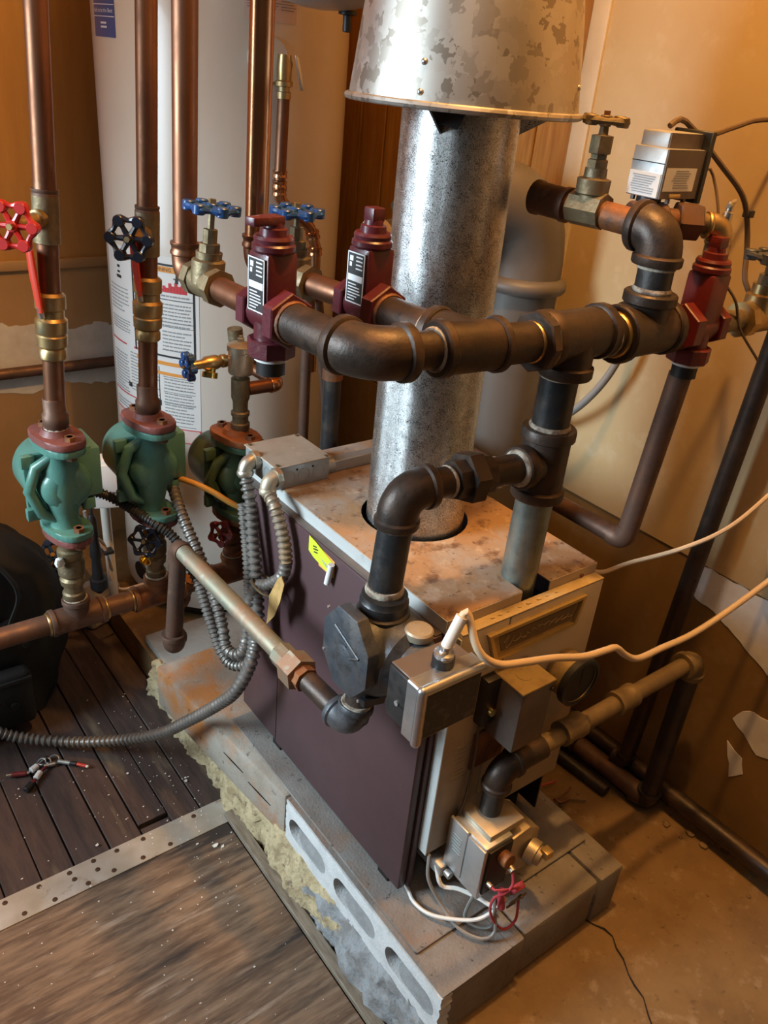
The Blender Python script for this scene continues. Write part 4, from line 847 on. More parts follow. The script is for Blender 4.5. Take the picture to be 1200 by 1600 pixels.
# ================================================================ CIRCULATOR PUMPS
def pump(label, x, y, z0, z1, green, flange, flange2, rot=0.0):
    t = thing('circulator_pump', label, 'pump', (x, y, z0), 'circulator pumps')
    h = z1 - z0; M_ = Matrix.Translation((x, y, z0)) @ Matrix.Rotation(rot, 4, 'Z')
    def oval(z, a, c, th, hex_=False):
        n = 24; pts = []
        for i in range(n):
            tt = 2 * math.pi * i / n; ca, sa = math.cos(tt), math.sin(tt)
            pts.append((a * math.copysign(abs(ca) ** 0.75, ca), c * math.copysign(abs(sa) ** 0.75, sa), z))
        return pts
    fl = Matrix.Rotation(0.62, 4, 'Z')
    MF = M_ @ Matrix.Rotation(-1.35, 4, 'Z')
    # cast body
    b = B(M_)
    b.lathe((0, 0, 0.018), (0, 0, 1), [(0, 0.024), (0.012, 0.020), (0.03, 0.024), (h / 2 - 0.018, 0.031), (h - 0.066, 0.027), (h - 0.048, 0.021), (h - 0.036, 0.024)], 24)
    b.lathe((0.004, -0.026, h / 2 + 0.002), (0, 1, 0), [(0, 0.022), (0.005, 0.032), (0.014, 0.038), (0.034, 0.040), (0.044, 0.040)], 28)
    b.sweep([(-0.010, -0.006, h - 0.03), (-0.036, -0.004, h - 0.045), (-0.048, 0.002, h / 2), (-0.034, -0.002, 0.045), (-0.010, -0.004, 0.03)], [0.008, 0.009, 0.009, 0.009, 0.008], 12)
    body = obj('volute', b, green, t)
    b = B(MF); b.prism(oval(0.008, 0.050, 0.030, 0), (0, 0, 0.011), 0.002); obj('lower_flange', b, green, t)
    b = B(MF); b.prism(oval(h - 0.020, 0.050, 0.030, 0), (0, 0, 0.011), 0.002); obj('upper_flange', b, green, t)
    b = B(MF); b.prism(oval(-0.004, 0.048, 0.029, 0), (0, 0, 0.0115), 0.002); obj('pipe_flange', b, flange2, t)
    b = B(MF); b.prism(oval(h - 0.0085, 0.051, 0.031, 0), (0, 0, 0.012), 0.0025); b.lathe((0, 0, h), (0, 0, 1), [(0, 0.026), (0.006, 0.022), (0.012, 0.0195)], 20); obj('pipe_flange', b, flange, t)
    for sx_ in (-1, 1):
        for (za, zb) in ((-0.011, 0.026), (h - 0.027, h + 0.010)):
            b = B(MF); b.cyl((sx_ * 0.036, 0, za), (sx_ * 0.036, 0, zb), 0.0045, n=10); b.cyl((sx_ * 0.036, 0, za), (sx_ * 0.036, 0, za + 0.007), 0.0085, n=6); b.cyl((sx_ * 0.036, 0, zb - 0.007), (sx_ * 0.036, 0, zb), 0.0085, n=6); obj('flange_bolt', b, 'rusty', t)
    # motor behind, terminal box on the right
    b = B(M_); b.box((-0.050, 0.014, h / 2 - 0.050), (0.046, 0.024, h / 2 + 0.052), 0.004)
    for xx in (-0.044, 0.040):
        for zz in (-0.043, 0.045): b.box((xx - 0.010, 0.004, h / 2 + zz - 0.010), (xx + 0.010, 0.016, h / 2 + zz + 0.010), 0.002)
    obj('motor_plate', b, green, t)
    b = B(M_); b.lathe((0.002, 0.024, h / 2 + 0.002), (0, 1, 0), [(0, 0.051), (0.062, 0.0505), (0.073, 0.046), (0.080, 0.036), (0.082, 0.010)], 36); obj('motor', b, green, t)
    b = B(M_); b.box((0.018, 0.002, h / 2 - 0.030), (0.063, 0.086, h / 2 + 0.052), 0.004); tb = obj('terminal_box', b, green, t)
    b = B(M_); b.cyl((0.046, 0.050, h / 2 - 0.052), (0.046, 0.050, h / 2 - 0.036), 0.011, n=8); obj('cable_gland', b, 'black_plastic', tb)
    return t
pump('green circulator pump with a brick-red top flange, leftmost', -0.199, HY, 0.472, 0.640, 'pump_green', 'flange_red', 'flange_red')
pump('green circulator pump in front of the water heater label', -0.058, HY, 0.468, 0.642, 'pump_green', 'flange_red', 'flange_red')
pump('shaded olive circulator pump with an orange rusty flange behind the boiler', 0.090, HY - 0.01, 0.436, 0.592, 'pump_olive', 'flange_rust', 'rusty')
# air vent and copper stub above the third pump
av = thing('air_vent', 'brass float air vent on a nipple above the rusty pump flange', 'vent', (0.095, 0.738, 0.60))
ac = V((0.0955, 0.735, 0.60))
obj('nipple', B().lathe(ac, Z, [(0, 0.014), (0.008, 0.016), (0.014, 0.016), (0.016, 0.0135), (0.026, 0.0135), (0.028, 0.0155), (0.034, 0.0155), (0.036, 0.0125), (0.052, 0.0128), (0.06, 0.0155), (0.092, 0.0155), (0.094, 0.010), (0.10, 0.010)], 20), 'brass_old', av)
cn = obj('can', B().lathe(ac + Z * 0.098, Z, [(0, 0.010), (0.003, 0.019), (0.006, 0.0205), (0.040, 0.0205), (0.041, 0.0222), (0.050, 0.0222), (0.052, 0.018), (0.056, 0.006)], 26), 'nickel', av)
obj('vent_cap', B().lathe(ac + Z * 0.153, Z, [(0, 0.0055), (0.006, 0.0055), (0.007, 0.003), (0.010, 0.003)], 10), 'nickel', cn)
cs = thing('copper_stub', 'short copper branch with bright elbow right of the air vent', 'pipe', (0.14, 0.73, 0.66))
cz = 0.672; pipe(cs, (0.108, 0.735, cz), (0.158, 0.735, cz), 0.0115, 'copper', n=18)
elbow(cs, (0.168, 0.735, cz), -X, (-0.35, 0.8, 0.22), 0.017, 0.0128, 'copper_new', 0.003, 1.08, 18)
dd = V((-0.35, 0.8, 0.22)).normalized(); pipe(cs, V((0.168, 0.735, cz)) + dd * 0.014, V((0.168, 0.735, cz)) + dd * 0.065, 0.0110, 'copper', n=16)
obj('angle_stop', B().cyl(V((0.168, 0.735, cz)) + dd * 0.058, V((0.168, 0.735, cz)) + dd * 0.105, 0.0165, n=10), 'patina', cs)
obj('stop_neck', B().cyl(V((0.168, 0.735, cz)) + dd * 0.09, V((0.168, 0.735, cz)) + dd * 0.09 + V((-0.006, 0, 0.055)), 0.013, n=12), 'brass_old', cs)
# hose bib in front of the label
hb = thing('hose_bib', 'brass drain cock with small blue wheel in front of the tank label', 'valve', (0.05, 0.76, 0.70))
hc = V((0.105, 0.762, 0.716)); d_ = V((-1, 0, -0.03))
obj('body', B().lathe(hc, d_, [(0, 0.0085), (0.022, 0.0085), (0.023, 0.0110), (0.030, 0.0110), (0.032, 0.0090), (0.040, 0.0120), (0.058, 0.0115), (0.064, 0.0075), (0.080, 0.007), (0.086, 0.004)], 16), 'brass', hb)
obj('spout', B().lathe(hc + d_ * 0.048, (-0.25, -0.2, -1), [(0, 0.009), (0.014, 0.0085), (0.015, 0.0125), (0.024, 0.0128), (0.024, 0.010)], 16), 'brass_bright', hb)
wheel(hb, hc + d_ * 0.088, d_, 0.0185, 'blue_paint', 6, tube=0.0042)
# distant blue wheel behind the leftmost pump valve
bw = thing('gas_cock', 'blue wheel valve low behind the leftmost pump near the bag', 'valve', (-0.09, 1.23, -0.07))
wheel(bw, (-0.108, 1.20, 0.155), (-0.3, -0.5, 0.8), 0.036, 'blue_paint', 6, tube=0.005)
obj('stem', B().cyl((-0.108, 1.20, 0.152), (-0.09, 1.235, 0.10), 0.006, n=8), 'brass_old', bw)
obj('body', B().lathe((-0.09, 1.235, -0.07), (0, 0, 1), [(0, 0.012), (0.12, 0.012), (0.13, 0.02), (0.17, 0.02), (0.185, 0.012)], 14), 'iron', bw)

# ================================================================ FLOAT CONTROL (black casting with octagonal cover)
fc = thing('float_control', 'black cast-iron float control with octagonal cover and boxy switch housing', 'control', (-0.01, 0.195, 0.49))
bc = V((-0.010, 0.190, 0.560)); b = B()
b.lathe(bc + Z * -0.070, Z, [(0, 0.022), (0.012, 0.030), (0.026, 0.044), (0.05, 0.055), (0.072, 0.057), (0.095, 0.050), (0.108, 0.038), (0.116, 0.028)], 32)
b.lathe(bc + X * 0.01, -X, [(0, 0.050), (0.030, 0.050), (0.042, 0.049), (0.046, 0.047)], 32)
b.lathe(bc, (0.15, -1, -0.03), [(0, 0.050), (0.045, 0.046), (0.055, 0.036), (0.090, 0.035)], 28)
obj('casting', b, 'cast_grey', fc)
obj('neck', B().lathe(bc + Z * 0.040, Z, [(0, 0.032), (0.008, 0.0315), (0.010, 0.0285), (0.022, 0.0290), (0.024, 0.0275), (0.030, 0.0270)], 24), 'iron_black', fc)
oc = bc + V((-0.037, -0.002, 0.006)); ov = []
for i in range(8):
    t = math.pi / 8 + i * math.pi / 4; ov.append(oc + V((0, 0.0475 * math.cos(t), 0.0600 * math.sin(t))))
cv = obj('octagon_cover', B().prism(ov, (-0.016, 0, 0), 0.0015), 'cast_grey', fc)
tq = oc + V((-0.0165, 0, 0.004)); P3 = [tq + V((0, 0.020, 0.024)), tq + V((0, -0.028, 0.006)), tq + V((0, 0.012, -0.020))]
b = B()
b.sweep([P3[0], P3[1]], 0.0016, 6); b.sweep([P3[1], P3[2]], 0.0016, 6)
for i, (k0, k1) in enumerate(((0.42, 0.75), (0.55, 0.82), (0.66, 0.9), (0.8, 0.93))):
    a_ = P3[0].lerp(P3[2], 0.15 + 0.22 * i); c_ = a_.lerp(P3[1], 0.5 - 0.06 * i); b.sweep([a_.lerp(c_, 0.3), c_], 0.0010, 5)
obj('raised_emblem', b, 'cast_grey', cv)
b = B()
for p in ((0.036, 0.043), (-0.034, -0.046), (0.040, -0.020)): b.ball(oc + V((-0.0165, p[0], p[1])), 0.0022, 6)
obj('cover_pin', b, 'alu', cv)
obj('bottom_boss', B().lathe((-0.022, 0.190, 0.486), Z, [(0, 0.0265), (0.012, 0.0285), (0.013, 0.024), (0.03, 0.030)], 6, rot=0.3), 'iron_black', fc)
# switch housing
sw = obj('switch_housing', B().box((-0.054, 0.066, 0.5270), (0.034, 0.119, 0.5965), 0.004), 'iron_black', fc)
obj('housing_top', B().box((-0.0515, 0.075, 0.5960), (0.032, 0.118, 0.5985), 0.001, seg=1), 'control_brown', sw)
b = B(); fo = [(-0.0555, 0.523), (0.0355, 0.523), (0.0355, 0.6005), (-0.0555, 0.6005)]
def rrect(x0, x1, z0, z1, r, yy, n=5):
    out = []
    for cx, cz_, a0 in ((x1 - r, z1 - r, 0), (x0 + r, z1 - r, 90), (x0 + r, z0 + r, 180), (x1 - r, z0 + r, 270)):
        for i in range(n + 1): t = math.radians(a0 + 90 * i / n); out.append((cx + r * math.cos(t), yy, cz_ + r * math.sin(t)))
    return out
obj('chrome_cover', B().plate([rrect(-0.0565, 0.036, 0.5225, 0.6005, 0.004, 0.0655), rrect(-0.0505, 0.030, 0.5285, 0.5935, 0.003, 0.0655)], (0, 0.018, 0)), 'silver', sw)
b = B(); b.cyl((-0.0525, 0.063, 0.5265), (-0.0525, 0.063, 0.5965), 0.0062, n=16); b.ball((-0.0525, 0.063, 0.5265), 0.0062, 12); b.ball((-0.0525, 0.063, 0.5965), 0.0062, 12); b.cyl((-0.0525, 0.063, 0.5965), (0.032, 0.063, 0.5965), 0.0062, n=16); b.ball((0.032, 0.063, 0.5965), 0.0062, 12)
obj('chrome_edge', b, 'silver', sw)
obj('data_plate', B().box((-0.047, 0.0605, 0.5285), (0.031, 0.0660, 0.5925), 0.001, seg=1), 'speckle_dark', sw)
obj('side_screw', B().cyl((-0.054, 0.098, 0.556), (-0.0562, 0.098, 0.556), 0.0032, n=10), 'alu', sw)
b = B(); b.box((-0.0555, 0.085, 0.553), (-0.054, 0.092, 0.556)); obj('slot', b, 'dark_hole', sw)
obj('top_plug', B().lathe((0.004, 0.140, 0.597), Z, [(0, 0.017), (0.008, 0.0170), (0.010, 0.0150), (0.0105, 0.004)], 20), 'alu_warm', fc)
cg = obj('cable_gland', B().lathe((-0.008, 0.084, 0.598), Z, [(0, 0.0125), (0.014, 0.0125), (0.015, 0.0095)], 18), 'black_plastic', fc)
b = B(); b.lathe((-0.008, 0.084, 0.612), Z, [(0, 0.0115), (0.005, 0.0115), (0.006, 0.007), (0.014, 0.007)], 14); b.cyl((-0.021, 0.078, 0.621), (0.004, 0.082, 0.620), 0.0018, n=8); obj('clamp', b, 'silver', cg)

# ================================================================ GAS VALVE
gvv = thing('gas_valve', 'silver combination gas valve with red and white leads at the boiler foot', 'valve', (0.14, 0.09, 0.15))
b = B(); b.box((0.100, 0.055, 0.160), (0.150, 0.122, 0.262), 0.003); obj('body', b, 'alu', gvv)
obj('top_flange', B().box((0.112, 0.062, 0.2605), (0.176, 0.134, 0.2720), 0.002), 'alu_warm', gvv)
b = B(); b.prism([(0.150, 0.058, 0.170), (0.150, 0.058, 0.242), (0.190, 0.058, 0.248), (0.212, 0.058, 0.232), (0.212, 0.058, 0.176), (0.195, 0.058, 0.160)], (0, 0.062, 0), 0.002); obj('regulator_body', b, 'alu_warm', gvv)
obj('left_cover', B().box((0.0955, 0.0885, 0.172), (0.1005, 0.124, 0.264), 0.0015), 'alu', gvv)
obj('left_cover', B().box((0.0955, 0.0535, 0.168), (0.1005, 0.0870, 0.260), 0.0015), 'alu', gvv)
b = B(); random.seed(8)
for i in range(6): b.box((0.0949, 0.0945 + random.uniform(0, .003), 0.210 + i * 0.0058), (0.0956, 0.1165 - random.uniform(0, .006), 0.2125 + i * 0.0058))
obj('rating_print', b, 'box_steel', gvv)
fr = obj('terminal_face', B().box((0.104, 0.0510, 0.172), (0.148, 0.0552, 0.256), 0.001), 'black_sheet', gvv)
obj('knob', B().cyl((0.130, 0.051, 0.236), (0.130, 0.036, 0.238), 0.011, n=14, bev=0.001), 'rusty', gvv)
obj('terminal', B().cyl((0.132, 0.0375, 0.228), (0.132, 0.030, 0.226), 0.005, n=10), 'nickel', gvv)
obj('terminal', B().cyl((0.110, 0.051, 0.196), (0.110, 0.042, 0.196), 0.0038, n=10), 'nickel', gvv)
obj('outlet_cap', B().lathe((0.196, 0.058, 0.200), (0.3, -1, -0.1), [(0, 0.019), (0.014, 0.019), (0.015, 0.015), (0.022, 0.014)], 14), 'alu_warm', gvv)
obj('square_plug', B().box((0.198, 0.026, 0.204), (0.212, 0.040, 0.217), 0.0015), 'gold_frame', gvv)
obj('outlet_pipe', B().cyl((0.165, 0.10, 0.165), (0.165, 0.28, 0.165), 0.011, n=14), 'black_sheet', gvv)
# leads
lead = lambda n_, pts, r, m: obj(n_, B().sweep(spline(pts, 0.006), r, 7), m, gvv)
lead('white_lead', [(0.070, 0.128, 0.198), (0.066, 0.118, 0.16), (0.075, 0.095, 0.126), (0.080, 0.060, 0.111), (0.098, 0.030, 0.109), (0.115, 0.024, 0.118), (0.116, 0.033, 0.150), (0.118, 0.040, 0.172)], 0.0026, 'grey_cord')
lead('white_lead', [(0.088, 0.128, 0.165), (0.086, 0.110, 0.142), (0.100, 0.090, 0.146), (0.112, 0.062, 0.150), (0.118, 0.036, 0.156), (0.132, 0.030, 0.170)], 0.0034, 'white_cord')
lead('white_lead', [(0.068, 0.185, 0.1085), (0.060, 0.150, 0.1085), (0.054, 0.128, 0.1085), (0.058, 0.100, 0.112), (0.075, 0.072, 0.120), (0.098, 0.046, 0.132), (0.120, 0.034, 0.150)], 0.0028, 'white_cord')
lead('steel_tube', [(0.112, 0.064, 0.172), (0.104, 0.070, 0.13), (0.098, 0.066, 0.110), (0.104, 0.050, 0.108), (0.118, 0.036, 0.112), (0.126, 0.036, 0.135)], 0.0026, 'box_steel')
lead('red_lead', [(0.132, 0.031, 0.226), (0.130, 0.024, 0.206), (0.120, 0.026, 0.194), (0.108, 0.032, 0.188), (0.106, 0.034, 0.165), (0.112, 0.030, 0.14), (0.128, 0.020, 0.118), (0.148, 0.018, 0.126), (0.152, 0.024, 0.16)], 0.0020, 'red_wire')
lead('red_lead', [(0.110, 0.041, 0.196), (0.108, 0.034, 0.20), (0.122, 0.026, 0.20), (0.140, 0.022, 0.196), (0.150, 0.024, 0.186), (0.146, 0.030, 0.17)], 0.0018, 'red_wire')
obj('red_connector', B().sweep([(0.121, 0.034, 0.192), (0.122, 0.028, 0.160)], [0.0045, 0.0055], 10), 'red_wire', gvv)
obj('red_connector', B().box((0.136, 0.022, 0.176), (0.154, 0.032, 0.196), 0.002, R=Matrix.Rotation(0.5, 3, 'X')), 'red_wire', gvv)
for i in range(5):
    x_ = 0.128 + 0.005 * i; obj('connector_pin', B().cyl((x_, 0.024, 0.160 + 0.004 * (i % 2)), (x_ + 0.012, 0.020, 0.168 + 0.004 * (i % 3)), 0.0018, n=6), 'nickel' if i % 2 else 'dark_scroll', gvv)

# ================================================================ ZONE VALVE HEAD
zv = thing('zone_valve', 'stepped metal zone valve actuator box with paper labels on a short stem', 'valve', (0.375, 0.222, 1.03))
b = B(); b.box((0.343, 0.200, 1.053), (0.416, 0.246, 1.107), 0.0015); obj('cover', b, 'alu', zv)
obj('cover_step', B().box((0.352, 0.208, 1.1065), (0.416, 0.246, 1.1235), 0.0015), 'alu', zv)
obj('cover_front', B().box((0.3445, 0.1988, 1.0535), (0.4155, 0.2003, 1.1065)), 'control_brown', zv)
obj('cover_front', B().box((0.3535, 0.2068, 1.1067), (0.4155, 0.2083, 1.1230)), 'control_brown', zv)
b = B(); b.box((0.3422, 0.2005, 1.0905), (0.3432, 0.2455, 1.0915)); obj('seam', b, 'dark_hole', zv)
obj('back_plate', B().box((0.4162, 0.196, 1.048), (0.4245, 0.250, 1.127), 0.001, seg=1), 'black_plastic', zv)
def paper(nm, lo, hi, fn, n, m='label_white'):
    o = obj(nm, B().box(lo, hi), m, zv); b = B(); random.seed(n)
    for i in range(n): fn(b, i)
    obj('fine_print', b, 'print_grey', o); return o
paper('side_label', (0.3421, 0.2015, 1.0545), (0.3430, 0.2450, 1.0800), lambda b, i: b.box((0.3418, 0.2065 + random.uniform(0, .008), 1.0575 + i * 0.0026), (0.3422, 0.2410 - random.uniform(0, .004), 1.0585 + i * 0.0026)), 8)
paper('front_label', (0.3475, 0.1983, 1.0620), (0.4050, 0.1989, 1.0870), lambda b, i: b.box((0.366 - random.uniform(0, .006), 0.1980, 1.0655 + i * 0.0026), (0.392 + random.uniform(-.004, .004), 0.1984, 1.0665 + i * 0.0026)), 8)
for (xa, ya) in ((0.3645, 0.2000), (0.395, 0.2000), (0.345, 0.235)): obj('tab', B().box((xa, ya, 1.048), (xa + 0.004, ya + 0.004, 1.053)), 'control_brown', zv)
obj('manual_tab', B().box((0.362, 0.1975, 1.0545), (0.384, 0.2005, 1.0590), 0.001), 'gold_frame', zv)
obj('stem', B().lathe((0.358, 0.222, 1.028), Z, [(0, 0.020), (0.012, 0.019), (0.014, 0.0145), (0.026, 0.0145)], 18), 'iron_black', zv)
obj('valve_body', B().cyl((0.332, 0.226, 1.0285), (0.372, 0.205, 1.0295), 0.0195, n=18, bev=0.002), 'copper_dull', zv)
# ================================================================ JUNCTION BOX
jb = thing('junction_box', 'square steel junction box on the rear corner of the boiler lid', 'box', (0.09, 0.573, LZ))
b = B(); b.box((0.043, 0.527, LZ + 0.0002), (0.137, 0.620, 0.6290), 0.0015); obj('box', b, 'box_steel', jb)
cvr = obj('cover', B().box((0.0410, 0.525, 0.6288), (0.1390, 0.622, 0.6310), 0.0008, seg=1), 'box_top', jb)
for (xx, yy) in ((0.048, 0.532), (0.132, 0.615), (0.132, 0.530), (0.048, 0.615)): obj('cover_screw', B().cyl((xx, yy, 0.631), (xx, yy, 0.6325), 0.0032, n=10), 'brass_old', cvr)
for xx, r_ in ((0.066, 0.0105), (0.092, 0.0105), (0.118, 0.0105)): obj('knockout', B().lathe((xx, 0.5272, 0.611), -Y, [(0, r_), (0.0008, r_), (0.0008, r_ - 0.0012), (0.0003, r_ - 0.0014)], 20), 'box_steel', jb)
for xx, zz in ((0.079, 0.621), (0.107, 0.621)): obj('pinhole', B().cyl((xx, 0.5272, zz), (xx, 0.5264, zz), 0.0018, n=8), 'dark_hole', jb)
for yy in (0.552, 0.595): obj('knockout', B().lathe((0.0432, yy, 0.612), -X, [(0, 0.0105), (0.0008, 0.0105), (0.0008, 0.009), (0.0003, 0.009)], 20), 'box_steel', jb)
rw = thing('raceway', 'flat steel raceway running from the junction box toward the flue', 'conduit', (0.20, 0.545, LZ))
b = B(); b.box((0.138, 0.541, LZ + 0.0004), (0.255, 0.560, 0.612), 0.001, seg=1); obj('channel', b, 'box_steel', rw)
obj('connector', B().cyl((0.139, 0.5505, 0.603), (0.158, 0.5505, 0.603), 0.0125, n=14), 'box_steel', rw)
# ================================================================ WATER HEATER
TC, TR = V((0.305, 1.20, 0.0)), 0.235
wh = thing('water_heater', 'tall pale water heater tank covered in warning labels behind the pumps', 'water heater', TC)
obj('jacket', B().lathe(TC + Z * 0.035, Z, [(0, TR), (1.36, TR), (1.38, TR - 0.006), (1.40, TR - 0.03), (1.41, 0.02)], 96), 'tank_white', wh)
obj('base_ring', B().lathe(TC + Z * 0.012, Z, [(0, TR - 0.012), (0.022, TR - 0.004), (0.024, TR - 0.003), (0.0245, 0.1)], 64), 'black_sheet', wh)
for i in range(3):
    t = math.radians(-150 + 120 * i); obj('foot', B().cyl(TC + V((math.cos(t) * 0.2, math.sin(t) * 0.2, 0.0005)), TC + V((math.cos(t) * 0.2, math.sin(t) * 0.2, 0.014)), 0.014, n=10), 'black_sheet', wh)
def cp(a, z, o=0.0): t = math.radians(a); return TC + V(((TR + o) * math.cos(t), (TR + o) * math.sin(t), z))
def wrap(b, a0, a1, z0, z1, o, step=2.5):
    k = max(1, int(abs(a1 - a0) / step + 0.99)); lo = [b.bm.verts.new(cp(a0 + (a1 - a0) * i / k, z0, o)) for i in range(k + 1)]; hi = [b.bm.verts.new(cp(a0 + (a1 - a0) * i / k, z1, o)) for i in range(k + 1)]
    for i in range(k): b.bm.faces.new((lo[i], lo[i + 1], hi[i + 1], hi[i]))
def wobj(name, rects, o, m, par):
    b = B(); [wrap(b, *r, o) for r in rects]; q = obj(name, b, m, par, sharp=80)
    if len(rects) > 3: q['kind'] = 'stuff'
    return q
lab = wobj('warning_label', [(-189, -128.6, 0.475, 0.815)], 0.0006, 'label_white', wh)
wobj('label_foot', [(-189, -128.8, 0.445, 0.4749)], 0.0006, 'label_pink', lab)
random.seed(31)
def frame_r(a0, a1, z0, z1, w_, aw=None): aw = aw or w_ / TR * 57.3; return [(a0, a0 + aw, z0, z1), (a1 - aw, a1, z0, z1), (a0 + aw, a1 - aw, z0, z0 + w_), (a0 + aw, a1 - aw, z1 - w_, z1)]
wobj('black_border', frame_r(-164.5, -130.4, 0.622, 0.802, 0.004) + [(-163.5, -131, 0.735, 0.7365)], 0.0012, 'print_black', lab)
for r_ in ((-163, -131.5, 0.786, 0.797), (-163.8, -130.8, 0.605, 0.6125), (-163.8, -130.8, 0.5845, 0.591)): wobj('orange_header', [r_], 0.0012, 'print_orange', lab)
fl_ = []
for i in range(9):
    h = [0.006, 0.012, 0.009, 0.018, 0.013, 0.020, 0.014, 0.017, 0.008][i]; a = -147.5 + i * 1.5; fl_.append((a, a + 1.4, 0.7495, 0.7495 + h))
wobj('flame_picture', fl_, 0.0013, 'print_red', lab)
wobj('flame_figure', [(-139.6, -138.2, 0.768, 0.776), (-140.4, -137.6, 0.7755, 0.7775), (-139.3, -138.5, 0.777, 0.782)], 0.0014, 'print_black', lab)
bars = []
def para(a0, a1, z1, n, dz, h, fill=0.9):
    for i in range(n):
        a = a0; e = a1 - (random.uniform(0, (a1 - a0) * 0.35) if random.random() < 0.3 else 0)
        while a < e - 0.5:
            wl = random.uniform(0.8, 3.4); bars.append((a, min(a + wl, e), z1 - i * dz - h, z1 - i * dz)); a += wl + 0.35
para(-163, -150, 0.73, 13, 0.0078, 0.0028); para(-147, -132.5, 0.728, 7, 0.0068, 0.0026); para(-147, -132.5, 0.675, 6, 0.0072, 0.0026)
para(-147, -133, 0.744, 1, 0.006, 0.003)
para(-147, -132, 0.578, 4, 0.0065, 0.0024); para(-147, -132, 0.548, 3, 0.0065, 0.0024); para(-163, -149.5, 0.578, 8, 0.0065, 0.0022); para(-147, -132, 0.524, 6, 0.0068, 0.0024)
para(-187, -168, 0.735, 7, 0.0075, 0.002); para(-187, -168, 0.672, 5, 0.0055, 0.002); para(-180, -166, 0.795, 1, 0.006, 0.002)
para(-187, -171, 0.600, 14, 0.0065, 0.0022); para(-169, -152, 0.612, 13, 0.0065, 0.0022)
para(-187, -150, 0.498, 3, 0.0065, 0.0022)
wobj('small_print', bars, 0.0011, 'print_grey', lab)
wobj('certification_mark', [(-178, -173.5, 0.752, 0.758), (-177, -174.5, 0.762, 0.766), (-177, -174.5, 0.772, 0.777), (-160, -156, 0.522, 0.534), (-154, -149, 0.518, 0.530), (-172, -169, 0.535, 0.545)], 0.0011, 'print_black', lab)
wobj('red_rule', [(-189, -172, 0.6215, 0.6245), (-165.5, -158.5, 0.6215, 0.6255), (-189, -150, 0.514, 0.5165), (-163, -157, 0.5135, 0.5185), (-189, -128.8, 0.4735, 0.4755), (-129.2, -128.6, 0.445, 0.475), (-189, -128.6, 0.444, 0.446)], 0.0012, 'print_red', lab)
rules = [(-147.5, -131, z, z + 0.0009) for z in (0.692, 0.683, 0.636, 0.581, 0.556, 0.550, 0.528, 0.526, 0.48)] + [(-150, -149.6, 0.478, 0.60)]
wobj('print_rule', rules, 0.0011, 'print_black', lab)
bs = wobj('blue_sticker', [(-186, -166.4, 1.160, 1.36)], 0.0006, 'label_blue', wh)
wobj('sticker_rule', [(-186, -166.6, 1.2075, 1.2087), (-186, -166.6, 1.190, 1.1912)], 0.0012, 'print_white', bs)
def text_obj(txt, size):
    cu = bpy.data.curves.new('t', 'FONT'); cu.body = txt; cu.size = size; cu.align_x = 'CENTER'; o = bpy.data.objects.new('t', cu); COL.objects.link(o)
    bpy.context.view_layer.update(); me = bpy.data.meshes.new_from_object(o.evaluated_get(bpy.context.evaluated_depsgraph_get())); bpy.data.objects.remove(o); return me
def wrap_text(name, txt, size, a, z, m, par, o=0.0013):
    me = text_obj(txt, size); b = B(); b.bm.from_mesh(me)
    bmesh.ops.triangulate(b.bm, faces=b.bm.faces)
    for v in b.bm.verts: v.co = cp(a + math.degrees(v.co.x / TR), z + v.co.y, o)
    bpy.data.meshes.remove(me); return obj(name, b, m, par, sharp=80)
wrap_text('lettering', 'Built to be the Best', 0.0088, -176.0, 1.1965, 'print_white', bs)
wrap_text('lettering', '10 Year', 0.0055, -175.0, 1.1815, 'print_white', bs) if False else None
wobj('faint_lines', [(-178, -172.8, 1.1795, 1.1825), (-178, -172.5, 1.1735, 1.1765)], 0.0012, 'print_white', bs)
wrap_text('lettering', 'WARNING', 0.0095, -147.0, 0.7882, 'print_black', lab)
us = wobj('upper_sticker', [(-109, -86.5, 1.206, 1.36)], 0.0006, 'label_pink', wh)
wobj('small_print', [(-108, -96 + (i % 3), 1.224 + i * 0.004, 1.2255 + i * 0.004) for i in range(10)] + [(-94, -88 + (i % 2), 1.224 + i * 0.004, 1.2255 + i * 0.004) for i in range(10)], 0.0011, 'print_grey', us)
b = B()
for i in range(1): b.cyl(cp(-99, 1.152, -0.004), cp(-99, 1.152, 0.006), 0.036, n=36, bev=0.002)
obj('port_cover', b, 'tank_white', wh)
# relief valve and its discharge pipe
tp = thing('relief_valve', 'brass relief valve with silver lever and copper discharge pipe on the tank side', 'valve', (0.29, 0.955, 0.80))
tv = V((0.292, 0.945, 1.145))
obj('inlet', B().cyl((0.292, 0.970, 1.152), tv, 0.011, n=14), 'brass', tp)
obj('body', B().lathe((0.2865, 0.945, 1.095), Z, [(0, 0.0125), (0.010, 0.0125), (0.011, 0.010), (0.018, 0.010), (0.019, 0.015), (0.026, 0.015), (0.028, 0.012), (0.046, 0.013), (0.066, 0.011)], 16), 'brass', tp)
obj('lever', B().prism([(0.296, 0.931, 1.162), (0.304, 0.930, 1.158), (0.314, 0.927, 1.110), (0.307, 0.928, 1.110)], (0, -0.004, 0), 0.001), 'silver', tp)
pipe(tp, (0.287, 0.945, 1.098), (0.284, 0.946, 0.965), 0.0105, 'copper', n=16)
for z in (0.958, 0.975, 0.945): coupling(tp, (0.284, 0.946, z - 0.006), (0.284, 0.946, z + 0.006), 0.0122, 'copper_new', 0.003)
pts = spline([(0.284, 0.946, 0.962), (0.286, 0.946, 0.935), (0.302, 0.946, 0.918), (0.330, 0.945, 0.898), (0.352, 0.945, 0.880), (0.362, 0.945, 0.855), (0.366, 0.945, 0.82), (0.368, 0.945, 0.60)], 0.008)
obj('discharge_pipe', B().sweep(pts, 0.0105, 14), 'copper_new', tp)
